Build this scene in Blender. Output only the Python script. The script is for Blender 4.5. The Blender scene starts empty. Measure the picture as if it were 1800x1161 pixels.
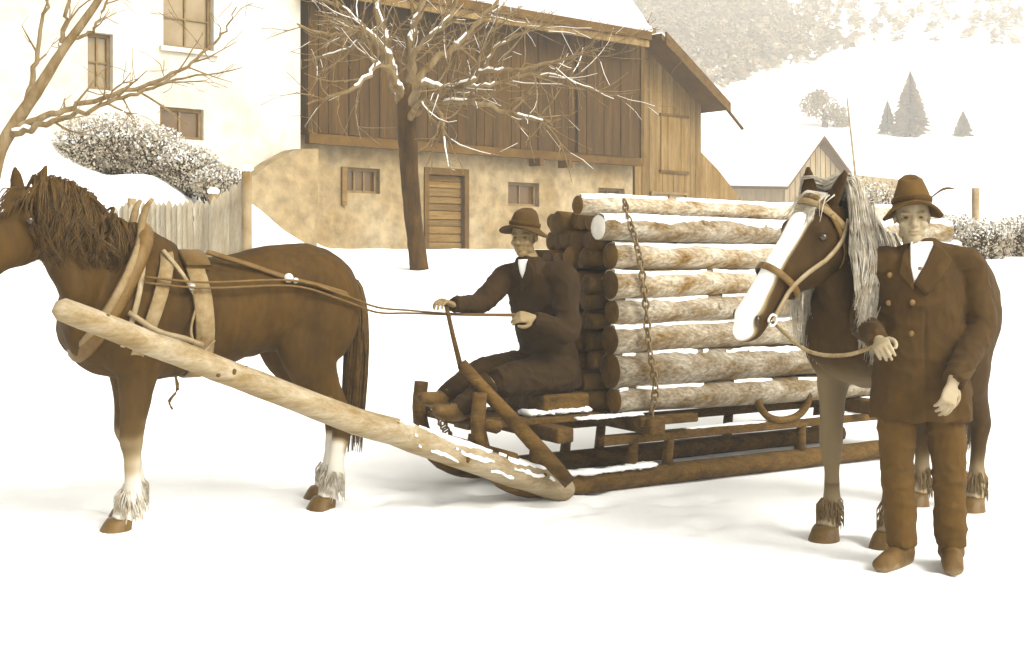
import bpy, math, random
import numpy as np
from mathutils import Vector, noise as mnoise

random.seed(7)
rng = np.random.default_rng(7)
R = math.radians
SC = bpy.context.scene
COL = SC.collection

# ------------------------------------------------------------------ camera, sky, sun, exposure
FPX = 2173.0            # focal length in photo pixels (photo is 1800 px wide)
HOR = 450.0             # horizon row in the photo
CAMZ = 1.45
cam_d = bpy.data.cameras.new('camera'); cam = bpy.data.objects.new('camera', cam_d); COL.objects.link(cam)
cam.location = (0, 0, CAMZ); cam.rotation_euler = (R(90), 0, 0)
cam_d.sensor_width = 36.0; cam_d.lens = 36.0 * FPX / 1800.0
cam_d.shift_y = -(580.5 - HOR) / 1800.0
cam_d.clip_start = 0.1; cam_d.clip_end = 2000
SC.camera = cam

SUN_EL, SUN_AZ = 40.0, 128.0         # azimuth clockwise from +Y (away from the camera)
world = bpy.data.worlds.new('World'); SC.world = world; world.use_nodes = True
wn = world.node_tree; wn.nodes.clear()
w_out = wn.nodes.new('ShaderNodeOutputWorld'); w_bg = wn.nodes.new('ShaderNodeBackground')
w_sky = wn.nodes.new('ShaderNodeTexSky'); w_sky.sky_type = 'NISHITA'; w_sky.sun_disc = False
w_sky.sun_elevation = R(SUN_EL); w_sky.sun_rotation = R(SUN_AZ)
w_sky.dust_density = 4.0; w_sky.air_density = 1.0
w_bw = wn.nodes.new('ShaderNodeRGBToBW')
w_mul = wn.nodes.new('ShaderNodeMix'); w_mul.data_type = 'RGBA'; w_mul.blend_type = 'MULTIPLY'
w_mul.inputs[0].default_value = 1.0
w_mul.inputs[7].default_value = (1.0, 0.985, 0.945, 1)
wn.links.new(w_sky.outputs[0], w_bw.inputs[0]); wn.links.new(w_bw.outputs[0], w_mul.inputs[6])
wn.links.new(w_mul.outputs[2], w_bg.inputs[0]); w_bg.inputs[1].default_value = 0.15
wn.links.new(w_bg.outputs[0], w_out.inputs[0])

sun_d = bpy.data.lights.new('sun', 'SUN'); sun_d.energy = 1.1; sun_d.angle = R(22); sun_d.color = (1, 0.98, 0.93)
sun = bpy.data.objects.new('sun', sun_d); COL.objects.link(sun)
sdir = Vector((math.sin(R(SUN_AZ)) * math.cos(R(SUN_EL)), math.cos(R(SUN_AZ)) * math.cos(R(SUN_EL)), math.sin(R(SUN_EL))))
sun.rotation_euler = sdir.to_track_quat('Z', 'Y').to_euler()

SC.view_settings.view_transform = 'Standard'; SC.view_settings.look = 'None'
SC.view_settings.gamma = 1.0; SC.view_settings.use_curve_mapping = False
SC.view_settings.exposure = 1.4
SC.render.engine = 'CYCLES'
SC.cycles.use_denoising = True
SC.cycles.max_bounces = 6; SC.cycles.diffuse_bounces = 4; SC.cycles.volume_bounces = 1
SC.cycles.caustics_reflective = False; SC.cycles.caustics_refractive = False
SC.cycles.sample_clamp_indirect = 6.0


# ------------------------------------------------------------------ helpers
def P(px, py, Y):
    return np.array([(px - 900.0) * Y / FPX, Y, CAMZ - (py - HOR) * Y / FPX])


def smooth(a, b, x):
    t = np.clip((np.asarray(x, float) - a) / (b - a), 0, 1)
    return t * t * (3 - 2 * t)


def sep(a):
    """sepia toned colour of luminance a (an old toned print: brown darks, cream lights)"""
    xs = [0.0, 0.05, 0.12, 0.20, 0.35, 0.55, 0.85]
    r = [1.84, 1.76, 1.45, 1.28, 1.12, 1.06, 1.00]
    g = [0.86, 0.875, 0.945, 0.98, 0.995, 1.0, 1.00]
    b = [0.05, 0.09, 0.33, 0.54, 0.76, 0.87, 0.975]
    return (a * np.interp(a, xs, r), a * np.interp(a, xs, g), a * np.interp(a, xs, b), 1.0)


MATS = {}


def mat(name, lo, hi, scale=6.0, rough=0.85, bump=0.15, stretch=(1, 1, 1), detail=6.0, attr=None, attr_lum=0.75,
        spec=0.25, bscale=None, vary=0.0, contrast=(0.3, 0.7), dist=0.02, fine=0.0):
    if name in MATS:
        return MATS[name]
    m = bpy.data.materials.new(name); m.use_nodes = True
    nt = m.node_tree; N = nt.nodes; L = nt.links
    bs = N['Principled BSDF']
    tc = N.new('ShaderNodeTexCoord'); mp = N.new('ShaderNodeMapping')
    L.new(tc.outputs['Object'], mp.inputs[0]); mp.inputs['Scale'].default_value = stretch
    oi = N.new('ShaderNodeObjectInfo')
    ad = N.new('ShaderNodeVectorMath'); ad.operation = 'MULTIPLY_ADD'
    cmb = N.new('ShaderNodeCombineXYZ')
    for k in range(3):
        L.new(oi.outputs['Random'], cmb.inputs[k])
    L.new(cmb.outputs[0], ad.inputs[0]); ad.inputs[1].default_value = (17, 31, 23); L.new(mp.outputs[0], ad.inputs[2])
    nz = N.new('ShaderNodeTexNoise'); nz.inputs['Scale'].default_value = scale; nz.inputs['Detail'].default_value = detail
    nz.inputs['Roughness'].default_value = 0.62
    L.new(ad.outputs[0], nz.inputs['Vector'])
    mr = N.new('ShaderNodeMapRange'); mr.inputs[1].default_value = contrast[0]; mr.inputs[2].default_value = contrast[1]
    L.new(nz.outputs[0], mr.inputs[0])
    mx = N.new('ShaderNodeMix'); mx.data_type = 'RGBA'
    mx.inputs[6].default_value = sep(lo); mx.inputs[7].default_value = sep(hi)
    L.new(mr.outputs[0], mx.inputs[0])
    col = mx.outputs[2]
    if fine > 0:
        n3 = N.new('ShaderNodeTexNoise'); n3.inputs['Scale'].default_value = scale * 7; n3.inputs['Detail'].default_value = 4
        L.new(ad.outputs[0], n3.inputs['Vector'])
        m3 = N.new('ShaderNodeMapRange'); m3.inputs[1].default_value = 0.3; m3.inputs[2].default_value = 0.7
        m3.inputs[3].default_value = 1 - fine; m3.inputs[4].default_value = 1 + fine
        L.new(n3.outputs[0], m3.inputs[0])
        v3 = N.new('ShaderNodeVectorMath'); v3.operation = 'SCALE'
        L.new(col, v3.inputs[0]); L.new(m3.outputs[0], v3.inputs['Scale'])
        col = v3.outputs[0]
    if vary > 0:
        vr = N.new('ShaderNodeMapRange'); vr.inputs[3].default_value = 1 - vary; vr.inputs[4].default_value = 1 + vary
        L.new(oi.outputs['Random'], vr.inputs[0])
        vv = N.new('ShaderNodeVectorMath'); vv.operation = 'SCALE'
        L.new(col, vv.inputs[0]); L.new(vr.outputs[0], vv.inputs['Scale'])
        col = vv.outputs[0]
    if attr:
        at = N.new('ShaderNodeAttribute'); at.attribute_name = attr
        m2 = N.new('ShaderNodeMix'); m2.data_type = 'RGBA'
        if attr_lum > .3:           # pale hair and tones: runs through tan, as toned prints do
            rp = N.new('ShaderNodeValToRGB'); rp.color_ramp.elements[0].color = sep(hi); rp.color_ramp.elements[1].color = sep(attr_lum)
            e = rp.color_ramp.elements.new(.45); e.color = sep(.20)
            L.new(at.outputs['Fac'], rp.inputs[0]); L.new(rp.outputs[0], m2.inputs[7])
            ml = N.new('ShaderNodeMath'); ml.operation = 'MULTIPLY'; ml.use_clamp = True; ml.inputs[1].default_value = 5
            L.new(at.outputs['Fac'], ml.inputs[0]); L.new(ml.outputs[0], m2.inputs[0])
        else:
            L.new(at.outputs['Fac'], m2.inputs[0]); m2.inputs[7].default_value = sep(attr_lum)
        L.new(col, m2.inputs[6])
        col = m2.outputs[2]
    L.new(col, bs.inputs['Base Color'])
    bs.inputs['Roughness'].default_value = rough
    bs.inputs['Specular IOR Level'].default_value = spec
    if bump > 0:
        nb = N.new('ShaderNodeTexNoise'); nb.inputs['Scale'].default_value = bscale or scale * 3; nb.inputs['Detail'].default_value = 5
        L.new(ad.outputs[0], nb.inputs['Vector'])
        bp = N.new('ShaderNodeBump'); bp.inputs['Strength'].default_value = bump; bp.inputs['Distance'].default_value = dist
        L.new(nb.outputs[0], bp.inputs['Height']); L.new(bp.outputs[0], bs.inputs['Normal'])
    MATS[name] = m
    return m


class MB:
    """collects vertices and faces of one mesh"""
    def __init__(self):
        self.v = []; self.f = []; self.n = 0

    def add(self, v, f):
        v = np.asarray(v, float).reshape(-1, 3)
        self.v.append(v)
        self.f.extend([tuple(i + self.n for i in q) for q in f])
        self.n += len(v)
        return self

    def box(self, lo, hi, frame=None):
        (x0, y0, z0), (x1, y1, z1) = lo, hi
        v = [(x0, y0, z0), (x1, y0, z0), (x1, y1, z0), (x0, y1, z0), (x0, y0, z1), (x1, y0, z1), (x1, y1, z1), (x0, y1, z1)]
        if frame:
            v = [frame(*p) for p in v]
        return self.add(v, [(3, 2, 1, 0), (4, 5, 6, 7), (0, 1, 5, 4), (1, 2, 6, 5), (2, 3, 7, 6), (3, 0, 4, 7)])

    def tube(self, path, rad, n=10, up=(0, 0, 1), res=0, cap=True, round_ends=False, jitter=0.0, phase=0.0):
        path = np.asarray(path, float)
        rad = np.asarray(rad, float)
        if rad.ndim == 0:
            rad = np.full(len(path), float(rad))
        if rad.ndim == 1:
            rad = np.stack([rad, rad], 1)
        if res > 1 and len(path) > 2:
            path, rad = catmull(path, res), np.maximum(catmull(rad, res), 1e-4)
        m = len(path)
        tang = np.gradient(path, axis=0)
        tang /= np.linalg.norm(tang, axis=1)[:, None] + 1e-12
        if round_ends:
            p0 = path[0] - tang[0] * rad[0].min() * 0.6; p1 = path[-1] + tang[-1] * rad[-1].min() * 0.6
            path = np.vstack([[p0], path, [p1]]); rad = np.vstack([[rad[0] * 0.5], rad, [rad[-1] * 0.5]])
            tang = np.vstack([[tang[0]], tang, [tang[-1]]]); m += 2
        up = np.asarray(up, float)
        ang = np.arange(n) * 2 * math.pi / n + phase
        V = np.zeros((m, n, 3))
        last = None
        for i in range(m):
            s = np.cross(tang[i], up)
            if np.linalg.norm(s) < 1e-3:
                s = last if last is not None else np.cross(tang[i], (0.3, 1, 0.2))
            s = s / np.linalg.norm(s)
            if last is not None and np.dot(s, last) < 0 and abs(np.dot(tang[i], up)) > 0.9:
                s = -s
            last = s
            u = np.cross(s, tang[i])
            jr = 1 + jitter * rng.normal(size=n) if jitter else 1
            V[i] = path[i] + np.outer(np.cos(ang) * jr, u) * rad[i, 0] + np.outer(np.sin(ang) * jr, s) * rad[i, 1]
        F = []
        for i in range(m - 1):
            for k in range(n):
                a, b = i * n + k, i * n + (k + 1) % n
                F.append((a, a + n, b + n, b))
        vv = V.reshape(-1, 3)
        if cap:
            F.append(tuple(range(n)))
            F.append(tuple((m - 1) * n + k for k in reversed(range(n))))
        return self.add(vv, F)

    def ball(self, c, r, n=14, m=9, axes=None):
        c = np.asarray(c, float)
        r = np.broadcast_to(np.asarray(r, float), (3,))
        A = np.eye(3) if axes is None else np.asarray(axes, float)
        V = [(0, 0, 1)]
        for i in range(1, m):
            t = math.pi * i / m
            for k in range(n):
                p = 2 * math.pi * k / n
                V.append((math.sin(t) * math.cos(p), math.sin(t) * math.sin(p), math.cos(t)))
        V.append((0, 0, -1))
        F = []
        for k in range(n):
            F.append((0, 1 + k, 1 + (k + 1) % n))
            for i in range(m - 2):
                a = 1 + i * n + k; b = 1 + i * n + (k + 1) % n
                F.append((a, a + n, b + n, b))
            F.append((len(V) - 1, 1 + (m - 2) * n + (k + 1) % n, 1 + (m - 2) * n + k))
        V = (np.array(V) * r) @ A + c
        return self.add(V, F)

    def sheet(self, grid, thick=None):
        """grid: array (a, b, 3)"""
        a, b = grid.shape[:2]
        F = [(i * b + j, i * b + j + 1, (i + 1) * b + j + 1, (i + 1) * b + j) for i in range(a - 1) for j in range(b - 1)]
        return self.add(grid.reshape(-1, 3), F)

    def verts(self):
        return np.vstack(self.v)

    def mesh(self, name, origin=(0, 0, 0), smooth_shade=True):
        me = bpy.data.meshes.new(name)
        me.from_pydata((self.verts() - np.asarray(origin, float)).tolist(), [], self.f)
        if smooth_shade:
            me.polygons.foreach_set('use_smooth', np.ones(len(me.polygons), bool))
        me.update()
        return me

    def build(self, name, m, parent=None, origin=None, smooth_shade=True):
        if origin is None:
            origin = parent.location if parent is not None else (0, 0, 0)
            if parent is not None and parent.parent is not None:
                origin = np.asarray(parent.location) + np.asarray(parent.parent.location)
        return link(name, self.mesh(name, origin, smooth_shade), m, parent)


def catmull(p, res):
    p = np.asarray(p, float)
    q = np.vstack([2 * p[0] - p[1], p, 2 * p[-1] - p[-2]])
    out = []
    for i in range(1, len(q) - 2):
        for k in range(res):
            t = k / res
            out.append(0.5 * (2 * q[i] + (q[i + 1] - q[i - 1]) * t + (2 * q[i - 1] - 5 * q[i] + 4 * q[i + 1] - q[i + 2]) * t * t
                              + (3 * q[i] - q[i - 1] - 3 * q[i + 1] + q[i + 2]) * t ** 3))
    out.append(q[-2])
    return np.array(out)


def link(name, me, m, parent=None):
    o = bpy.data.objects.new(name, me); COL.objects.link(o)
    if m is not None and len(me.materials) == 0:
        me.materials.append(m)
    if parent is not None:
        o.parent = parent
    return o


def thing(name, label, cat, loc=(0, 0, 0), group=None):
    o = bpy.data.objects.new(name, None); COL.objects.link(o); o.empty_display_size = 0.1
    o.location = [float(c) for c in loc]
    return tag(o, label, cat, group)


def tag(o, label=None, cat=None, group=None, kind=None):
    if label: o['label'] = label
    if cat: o['category'] = cat
    if group: o['group'] = group
    if kind: o['kind'] = kind
    return o


def fuse(mb, voxel=0.012, iters=6, name='body', origin=(0, 0, 0), decimate=None):
    """union of closed shapes as one continuous skin"""
    me0 = mb.mesh('tmp', origin)
    ob = bpy.data.objects.new('tmp', me0); COL.objects.link(ob)
    md = ob.modifiers.new('r', 'REMESH'); md.mode = 'VOXEL'; md.voxel_size = voxel; md.adaptivity = 0
    if iters:
        ms = ob.modifiers.new('s', 'SMOOTH'); ms.factor = 0.5; ms.iterations = iters
    dg = bpy.context.evaluated_depsgraph_get()
    me = bpy.data.meshes.new_from_object(ob.evaluated_get(dg))
    me.name = name
    bpy.data.objects.remove(ob); bpy.data.meshes.remove(me0)
    me.polygons.foreach_set('use_smooth', np.ones(len(me.polygons), bool))
    me.materials.clear()
    return me


def co(me):
    a = np.zeros(len(me.vertices) * 3); me.vertices.foreach_get('co', a); return a.reshape(-1, 3)


def set_co(me, a):
    me.vertices.foreach_set('co', np.asarray(a, float).ravel()); me.update()


def normals(me):
    a = np.zeros(len(me.vertices) * 3); me.vertices.foreach_get('normal', a); return a.reshape(-1, 3)


def set_attr(me, name, val):
    at = me.attributes.new(name, 'FLOAT', 'POINT'); at.data.foreach_set('value', np.asarray(val, np.float32))


def fnoise(p, s, seed=0.0):
    return np.array([mnoise.noise(Vector((x * s + seed, y * s + seed * 1.7, z * s - seed))) for x, y, z in p])


def unit(v):
    v = np.asarray(v, float); return v / np.linalg.norm(v)


# ------------------------------------------------------------------ materials
M_SNOW = mat('snow', 0.80, 0.86, scale=1.2, rough=0.9, bump=0.25, bscale=30, dist=0.01, spec=0.1)
M_SNOWP = mat('snow_crust', 0.72, 0.86, scale=9, rough=0.9, bump=0.5, bscale=40, dist=0.012, spec=0.1)
M_HORSE = mat('bay_coat', 0.018, 0.036, scale=4, rough=0.78, bump=0.35, bscale=110, stretch=(1, 1, .45), attr='pale', attr_lum=0.60, spec=0.15, dist=0.004, fine=.18)
M_HORSE2 = mat('dark_bay_coat', 0.014, 0.028, scale=4, rough=0.78, bump=0.35, bscale=110, stretch=(1, 1, .45), attr='pale', attr_lum=0.80, spec=0.15, dist=0.004, fine=.18)
M_HAIRD = mat('dark_hair', 0.018, 0.055, scale=20, rough=0.6, bump=0, vary=0)
M_HAIRM = mat('brown_feather_hair', 0.06, 0.16, scale=22, rough=0.6, bump=0)
M_HAIRL = mat('flaxen_hair', 0.20, 0.52, scale=22, rough=0.55, bump=0)
M_HOOF = mat('hoof_horn', 0.04, 0.09, scale=14, rough=0.5, bump=0.1)
M_EYE = mat('eye_dark', 0.012, 0.018, rough=0.12, bump=0, spec=0.6)
M_LEATHER = mat('worn_leather', 0.13, 0.24, scale=16, rough=0.6, bump=0.2)
M_LEATHERD = mat('dark_leather', 0.05, 0.09, scale=16, rough=0.55, bump=0.2)
M_STRAPT = mat('tan_strap', 0.10, 0.19, scale=18, rough=0.8, bump=0.3)
M_STRAP = mat('pale_strap', 0.36, 0.55, scale=18, rough=0.7, bump=0.2)
M_IRON = mat('iron', 0.05, 0.12, scale=30, rough=0.45, bump=0.2, spec=0.5)
M_BRASS = mat('bright_metal', 0.55, 0.7, scale=10, rough=0.3, bump=0)
M_ROPE = mat('hemp_rope', 0.10, 0.2, scale=40, rough=0.9, bump=0.4)
M_SKIN = mat('skin', 0.20, 0.26, scale=10, rough=0.55, bump=0.06, bscale=120, attr='shade', attr_lum=0.10, dist=0.003)
M_SKIN2 = mat('darker_skin', 0.13, 0.18, scale=10, rough=0.6, bump=0.06, bscale=120, attr='shade', attr_lum=0.07, dist=0.003)  # darker skin tone for the driver
M_COAT = mat('dark_wool', 0.019, 0.031, scale=3, rough=0.95, bump=0.4, bscale=220, dist=0.003, fine=0.10)
M_COAT2 = mat('black_wool', 0.010, 0.017, scale=3, rough=0.95, bump=0.4, bscale=220, dist=0.003, fine=0.10)
M_TROUS = mat('brown_trousers', 0.034, 0.050, scale=3, rough=0.95, bump=0.4, bscale=220, dist=0.003, fine=0.10)
M_SHIRT = mat('white_linen', 0.72, 0.8, scale=8, rough=0.9, bump=0.15, bscale=60)
M_HAT = mat('felt', 0.035, 0.06, scale=12, rough=0.95, bump=0.3, bscale=150, dist=0.003)
M_HAT2 = mat('dark_felt', 0.024, 0.040, scale=12, rough=0.95, bump=0.3, bscale=150, dist=0.003)
M_HATB = mat('hat_cord', 0.30, 0.42, scale=40, rough=0.8, bump=0.2)
M_BOOT = mat('boot_leather', 0.03, 0.07, scale=14, rough=0.7, bump=0.3, attr='pale', attr_lum=0.7)
M_BUTTON = mat('horn_button', 0.07, 0.11, rough=0.35, bump=0)
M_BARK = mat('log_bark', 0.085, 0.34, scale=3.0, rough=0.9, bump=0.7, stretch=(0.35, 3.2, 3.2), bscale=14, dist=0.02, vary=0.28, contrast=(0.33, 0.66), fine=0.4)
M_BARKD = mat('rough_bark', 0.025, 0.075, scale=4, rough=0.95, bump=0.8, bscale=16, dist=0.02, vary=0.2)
M_CUT = mat('shaded_cut_wood', 0.02, 0.06, scale=9, rough=0.9, bump=0.3, vary=0.35)  # cut ends coloured dark, standing in for shade on the load's front
M_CUTL = mat('fresh_cut_wood', 0.5, 0.68, scale=9, rough=0.9, bump=0.2)
M_POLE = mat('peeled_pole', 0.13, 0.27, scale=4, rough=0.8, bump=0.3, stretch=(0.4, 3, 3), bscale=16, contrast=(0.35, 0.65), fine=0.15)
M_SLED = mat('sledge_timber', 0.022, 0.07, scale=5, rough=0.9, bump=0.5, stretch=(0.5, 2.5, 2.5), bscale=18, fine=0.3)
M_PLANKD = mat('dark_siding', 0.015, 0.042, scale=2.5, rough=0.95, bump=0.5, stretch=(4, 4, 0.35), bscale=9, vary=0.14, fine=0.25)
M_PLANKL = mat('weathered_siding', 0.06, 0.135, scale=2.5, rough=0.95, bump=0.5, stretch=(4, 4, 0.35), bscale=9, vary=0.16, fine=0.25)
M_BEAM = mat('dark_beam', 0.03, 0.065, scale=3, rough=0.95, bump=0.4)
M_STONE = mat('rough_plaster', 0.12, 0.235, scale=0.75, rough=0.95, bump=0.7, bscale=7, dist=0.05, contrast=(0.3, 0.72), detail=10, fine=0.28)
M_STUCCO = mat('white_stucco', 0.36, 0.52, scale=0.8, rough=0.95, bump=0.4, bscale=14, dist=0.02, fine=0.12)
M_FRAME = mat('window_wood', 0.09, 0.15, scale=8, rough=0.8, bump=0.2)
M_GLASS = mat('dim_glass', 0.035, 0.06, scale=3, rough=0.15, bump=0, spec=0.5)
M_GLASSP = mat('pale_dim_glass', 0.12, 0.18, scale=3, rough=0.2, bump=0, spec=0.5)
M_DOOR = mat('door_boards', 0.055, 0.11, scale=4, rough=0.9, bump=0.4, stretch=(0.4, 0.4, 4), vary=0.25, fine=0.2)
M_PICKET = mat('picket_wood', 0.24, 0.36, scale=5, rough=0.9, bump=0.4, stretch=(3, 3, 0.5), vary=0.2, fine=0.12)
M_TREE = mat('tree_bark', 0.014, 0.042, scale=6, rough=0.95, bump=0.8, stretch=(2, 2, 0.6), bscale=22, dist=0.02)
M_TREEL = mat('pale_tree_bark', 0.065, 0.19, scale=6, rough=0.95, bump=0.8, stretch=(2, 2, 0.6), bscale=22, dist=0.02)
M_TWIG = mat('dry_twigs', 0.10, 0.22, scale=5, rough=0.95, bump=0, vary=0.15)
M_SHRUB = mat('pale_twigs', 0.22, 0.42, scale=5, rough=0.95, bump=0)  # lighter than the dry twig tone
M_SPRUCE = mat('haze_faded_needles', 0.10, 0.24, scale=0.8, rough=0.95, bump=0)  # needle colour lightened to paint in the haze fade of distance
M_HAYW = mat('hut_boards', 0.12, 0.22, scale=2.0, rough=0.95, bump=0.4, stretch=(4, 4, 0.4), vary=0.2)


# ------------------------------------------------------------------ terrain
def ground_z(x, y):
    x = np.asarray(x, float); y = np.asarray(y, float)
    z = 1.30 * smooth(9.8, 14.8, y) + 0.25 * smooth(14.5, 20, y)
    z = z + 2.1 * smooth(27, 62, y) + 10.8 * np.clip((y - 55) / 75.0, 0, 1) ** 1.4
    z = z + 0.365 * np.clip(y - 130, 0, None)
    z = z + 1.15 * smooth(-2.9, -4.6, x) * smooth(13.7, 15.3, y) * (1 - smooth(24, 30, y))
    z = z + 0.55 * smooth(-5.0, -6.2, x) * smooth(14.0, 15.6, y) * (1 - smooth(24, 30, y))
    return z


def ground_hit(px, py):
    Y = np.concatenate([np.arange(2, 40, 0.05), np.arange(40, 268, 0.5)])
    X = (px - 900) * Y / FPX; Z = CAMZ - (py - HOR) * Y / FPX
    i = np.argmax(Z < ground_z(X, Y))
    return np.array([X[i], Y[i], float(ground_z(X[i], Y[i]))])


def build_ground():
    xs = np.concatenate([-np.geomspace(210, 6.2, 42), np.arange(-6, 6.01, 0.06), np.geomspace(6.2, 210, 42)])
    ys = np.concatenate([-np.geomspace(120, 1, 16), np.arange(0, 3, 0.25), np.arange(3, 12, 0.06), np.arange(12, 30, 0.2), np.geomspace(30.3, 268, 64)])
    X, Y = np.meshgrid(xs, ys)
    Z = ground_z(X, Y)
    flat = np.stack([X.ravel(), Y.ravel(), np.zeros(X.size)], 1)
    n1 = fnoise(flat, 0.45, 3.1); n2 = fnoise(flat, 2.6, 8.0); n3 = fnoise(flat, 7.0, 1.0)
    near = (np.abs(flat[:, 0]) < 8) & (flat[:, 1] < 30)
    dz = 0.045 * n1 * smooth(2, 5, np.hypot(flat[:, 0], flat[:, 1] - 1)) + near * (0.018 * n2 + 0.009 * n3)
    flatten = 1 - smooth(0.5, 2.5, np.maximum(np.abs(flat[:, 0]) - 3.0, np.abs(flat[:, 1] - 7.3) - 1.6)) * 1.0
    dz = dz * (1 - 0.75 * flatten)
    Z = Z + dz.reshape(Z.shape)
    # trodden hoof prints and the furrows of the runners
    prints = []
    for _ in range(130):
        prints.append((rng.uniform(-3.2, 0.6), rng.uniform(5.9, 8.4), rng.uniform(0.06, 0.11), rng.uniform(0.03, 0.07)))
    for _ in range(70):
        prints.append((rng.uniform(0.9, 3.2), rng.uniform(5.2, 7.6), rng.uniform(0.05, 0.10), rng.uniform(0.02, 0.055)))
    for px, py, r, d in prints:
        k = (X - px) ** 2 + (Y - py) ** 2
        Z -= d * np.exp(-k / (r * r)) - 0.4 * d * np.exp(-k / (3.2 * r * r))
    mb = MB(); mb.sheet(np.stack([X, Y, Z], 2))
    o = mb.build('snow_ground', M_SNOW)
    o['kind'] = 'structure'
    return o


build_ground()

# ------------------------------------------------------------------ barn and farmhouse (one frontage, receding to the right)
U = np.array([0.755, 0.656, 0.0]); U /= np.linalg.norm(U)
NV = np.array([U[1], -U[0], 0.0])                      # outward, to the camera
B0 = np.array([-1.21, 22.0, 0.0])


def W(t, o, z):
    return B0 + U * t + NV * o + np.array([0, 0, z])


def tp(px, o=0.0):
    k = (px - 900.0) / FPX
    b = B0 + NV * o
    return (k * b[1] - b[0]) / (U[0] - k * U[1])


def zp(px, py, o=0.0):
    Y = (B0 + NV * o + U * tp(px, o))[1]
    return CAMZ - (py - HOR) * Y / FPX


def wall(mb, t0, t1, z0, z1, opens, o=0.0, depth=0.22, thick=0.45):
    ts = sorted({t0, t1, *[a for q in opens for a in q[:2]]}); zs = sorted({z0, z1, *[a for q in opens for a in q[2:4]]})
    for i in range(len(ts) - 1):
        for j in range(len(zs) - 1):
            tc, zc = (ts[i] + ts[i + 1]) / 2, (zs[j] + zs[j + 1]) / 2
            if any(q[0] < tc < q[1] and q[2] < zc < q[3] for q in opens):
                continue
            mb.add([W(ts[i], o, zs[j]), W(ts[i + 1], o, zs[j]), W(ts[i + 1], o, zs[j + 1]), W(ts[i], o, zs[j + 1])], [(0, 1, 2, 3)])
    for a, b, c, d in opens:
        for q in ([(a, c), (a, d)], [(b, d), (b, c)], [(a, d), (b, d)], [(b, c), (a, c)]):
            (ta, za), (tb, zb) = q
            mb.add([W(ta, o, za), W(tb, o, zb), W(tb, o - depth, zb), W(ta, o - depth, za)], [(0, 1, 2, 3)])
    # end faces and back
    mb.add([W(t0, o, z0), W(t0, o, z1), W(t0, o - thick, z1), W(t0, o - thick, z0)], [(0, 1, 2, 3)])
    mb.add([W(t1, o, z0), W(t1, o - thick, z0), W(t1, o - thick, z1), W(t1, o, z1)], [(0, 1, 2, 3)])
    mb.add([W(t0, o - thick, z0), W(t0, o - thick, z1), W(t1, o - thick, z1), W(t1, o - thick, z0)], [(0, 1, 2, 3)])


def window(par, a, b, c, d, o, cols=2, rows=2, name='window', glass=None, depth=0.16, fw=0.05):
    origin = par.location
    f = MB()
    for q in ((a, a + fw, c, d), (b - fw, b, c, d), (a + fw, b - fw, c, c + fw), (a + fw, b - fw, d - fw, d)):
        f.box((q[0], o - depth, q[2]), (q[1], o - depth + 0.05, q[3]), W)
    fo = f.build(name, M_FRAME, par, origin, False)
    ia, ib, ic, idd = a + fw, b - fw, c + fw, d - fw
    for i in range(1, cols):
        t = ia + (ib - ia) * i / cols
        MB().box((t - 0.014, o - depth + 0.006, ic), (t + 0.014, o - depth + 0.036, idd), W).build('glazing_bar', M_FRAME, fo, origin, False)
    for i in range(1, rows):
        z = ic + (idd - ic) * i / rows
        MB().box((ia, o - depth + 0.010, z - 0.013), (ib, o - depth + 0.032, z + 0.013), W).build('glazing_bar', M_FRAME, fo, origin, False)
    for i in range(cols):
        for j in range(rows):
            MB().box((ia + (ib - ia) * i / cols + 0.003, o - depth - 0.004, ic + (idd - ic) * j / rows + 0.003),
                     (ia + (ib - ia) * (i + 1) / cols - 0.003, o - depth + 0.004, ic + (idd - ic) * (j + 1) / rows - 0.003), W).build('pane', glass or M_GLASS, fo, origin, False)
    return fo


def snow_slab(corners, thick, name, par, nx=40, ny=14, lump=0.05):
    """lumpy snow blanket on a sloping quad: corners a,b,c,d"""
    a, b, c, d = [np.asarray(q, float) for q in corners]
    nrm = unit(np.cross(b - a, d - a))
    if nrm[2] < 0: nrm = -nrm
    s = np.linspace(0, 1, nx)[:, None, None]; t = np.linspace(0, 1, ny)[None, :, None]
    G = a * (1 - s) * (1 - t) + b * s * (1 - t) + c * s * t + d * (1 - s) * t
    n = fnoise(G.reshape(-1, 3), 0.9, 5).reshape(nx, ny, 1)
    edge = np.minimum(np.minimum(s, 1 - s) * nx, np.minimum(t, 1 - t) * ny)
    th = thick * (0.35 + 0.65 * np.clip(edge / 1.5, 0, 1)) + lump * n
    top = G + nrm * th
    bot = G + nrm * 0.004
    mb = MB(); mb.sheet(top); mb.sheet(bot[::-1])
    # rim
    rim = [(i, 0) for i in range(nx)] + [(nx - 1, j) for j in range(1, ny)] + [(i, ny - 1) for i in range(nx - 2, -1, -1)] + [(0, j) for j in range(ny - 2, 0, -1)]
    tv = np.array([top[q] for q in rim]); bv = np.array([bot[q] for q in rim]); k = len(rim)
    mb.add(np.vstack([tv, bv]), [(i, (i + 1) % k, k + (i + 1) % k, k + i) for i in range(k)])
    return mb.build(name, M_SNOWP, par)


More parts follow.
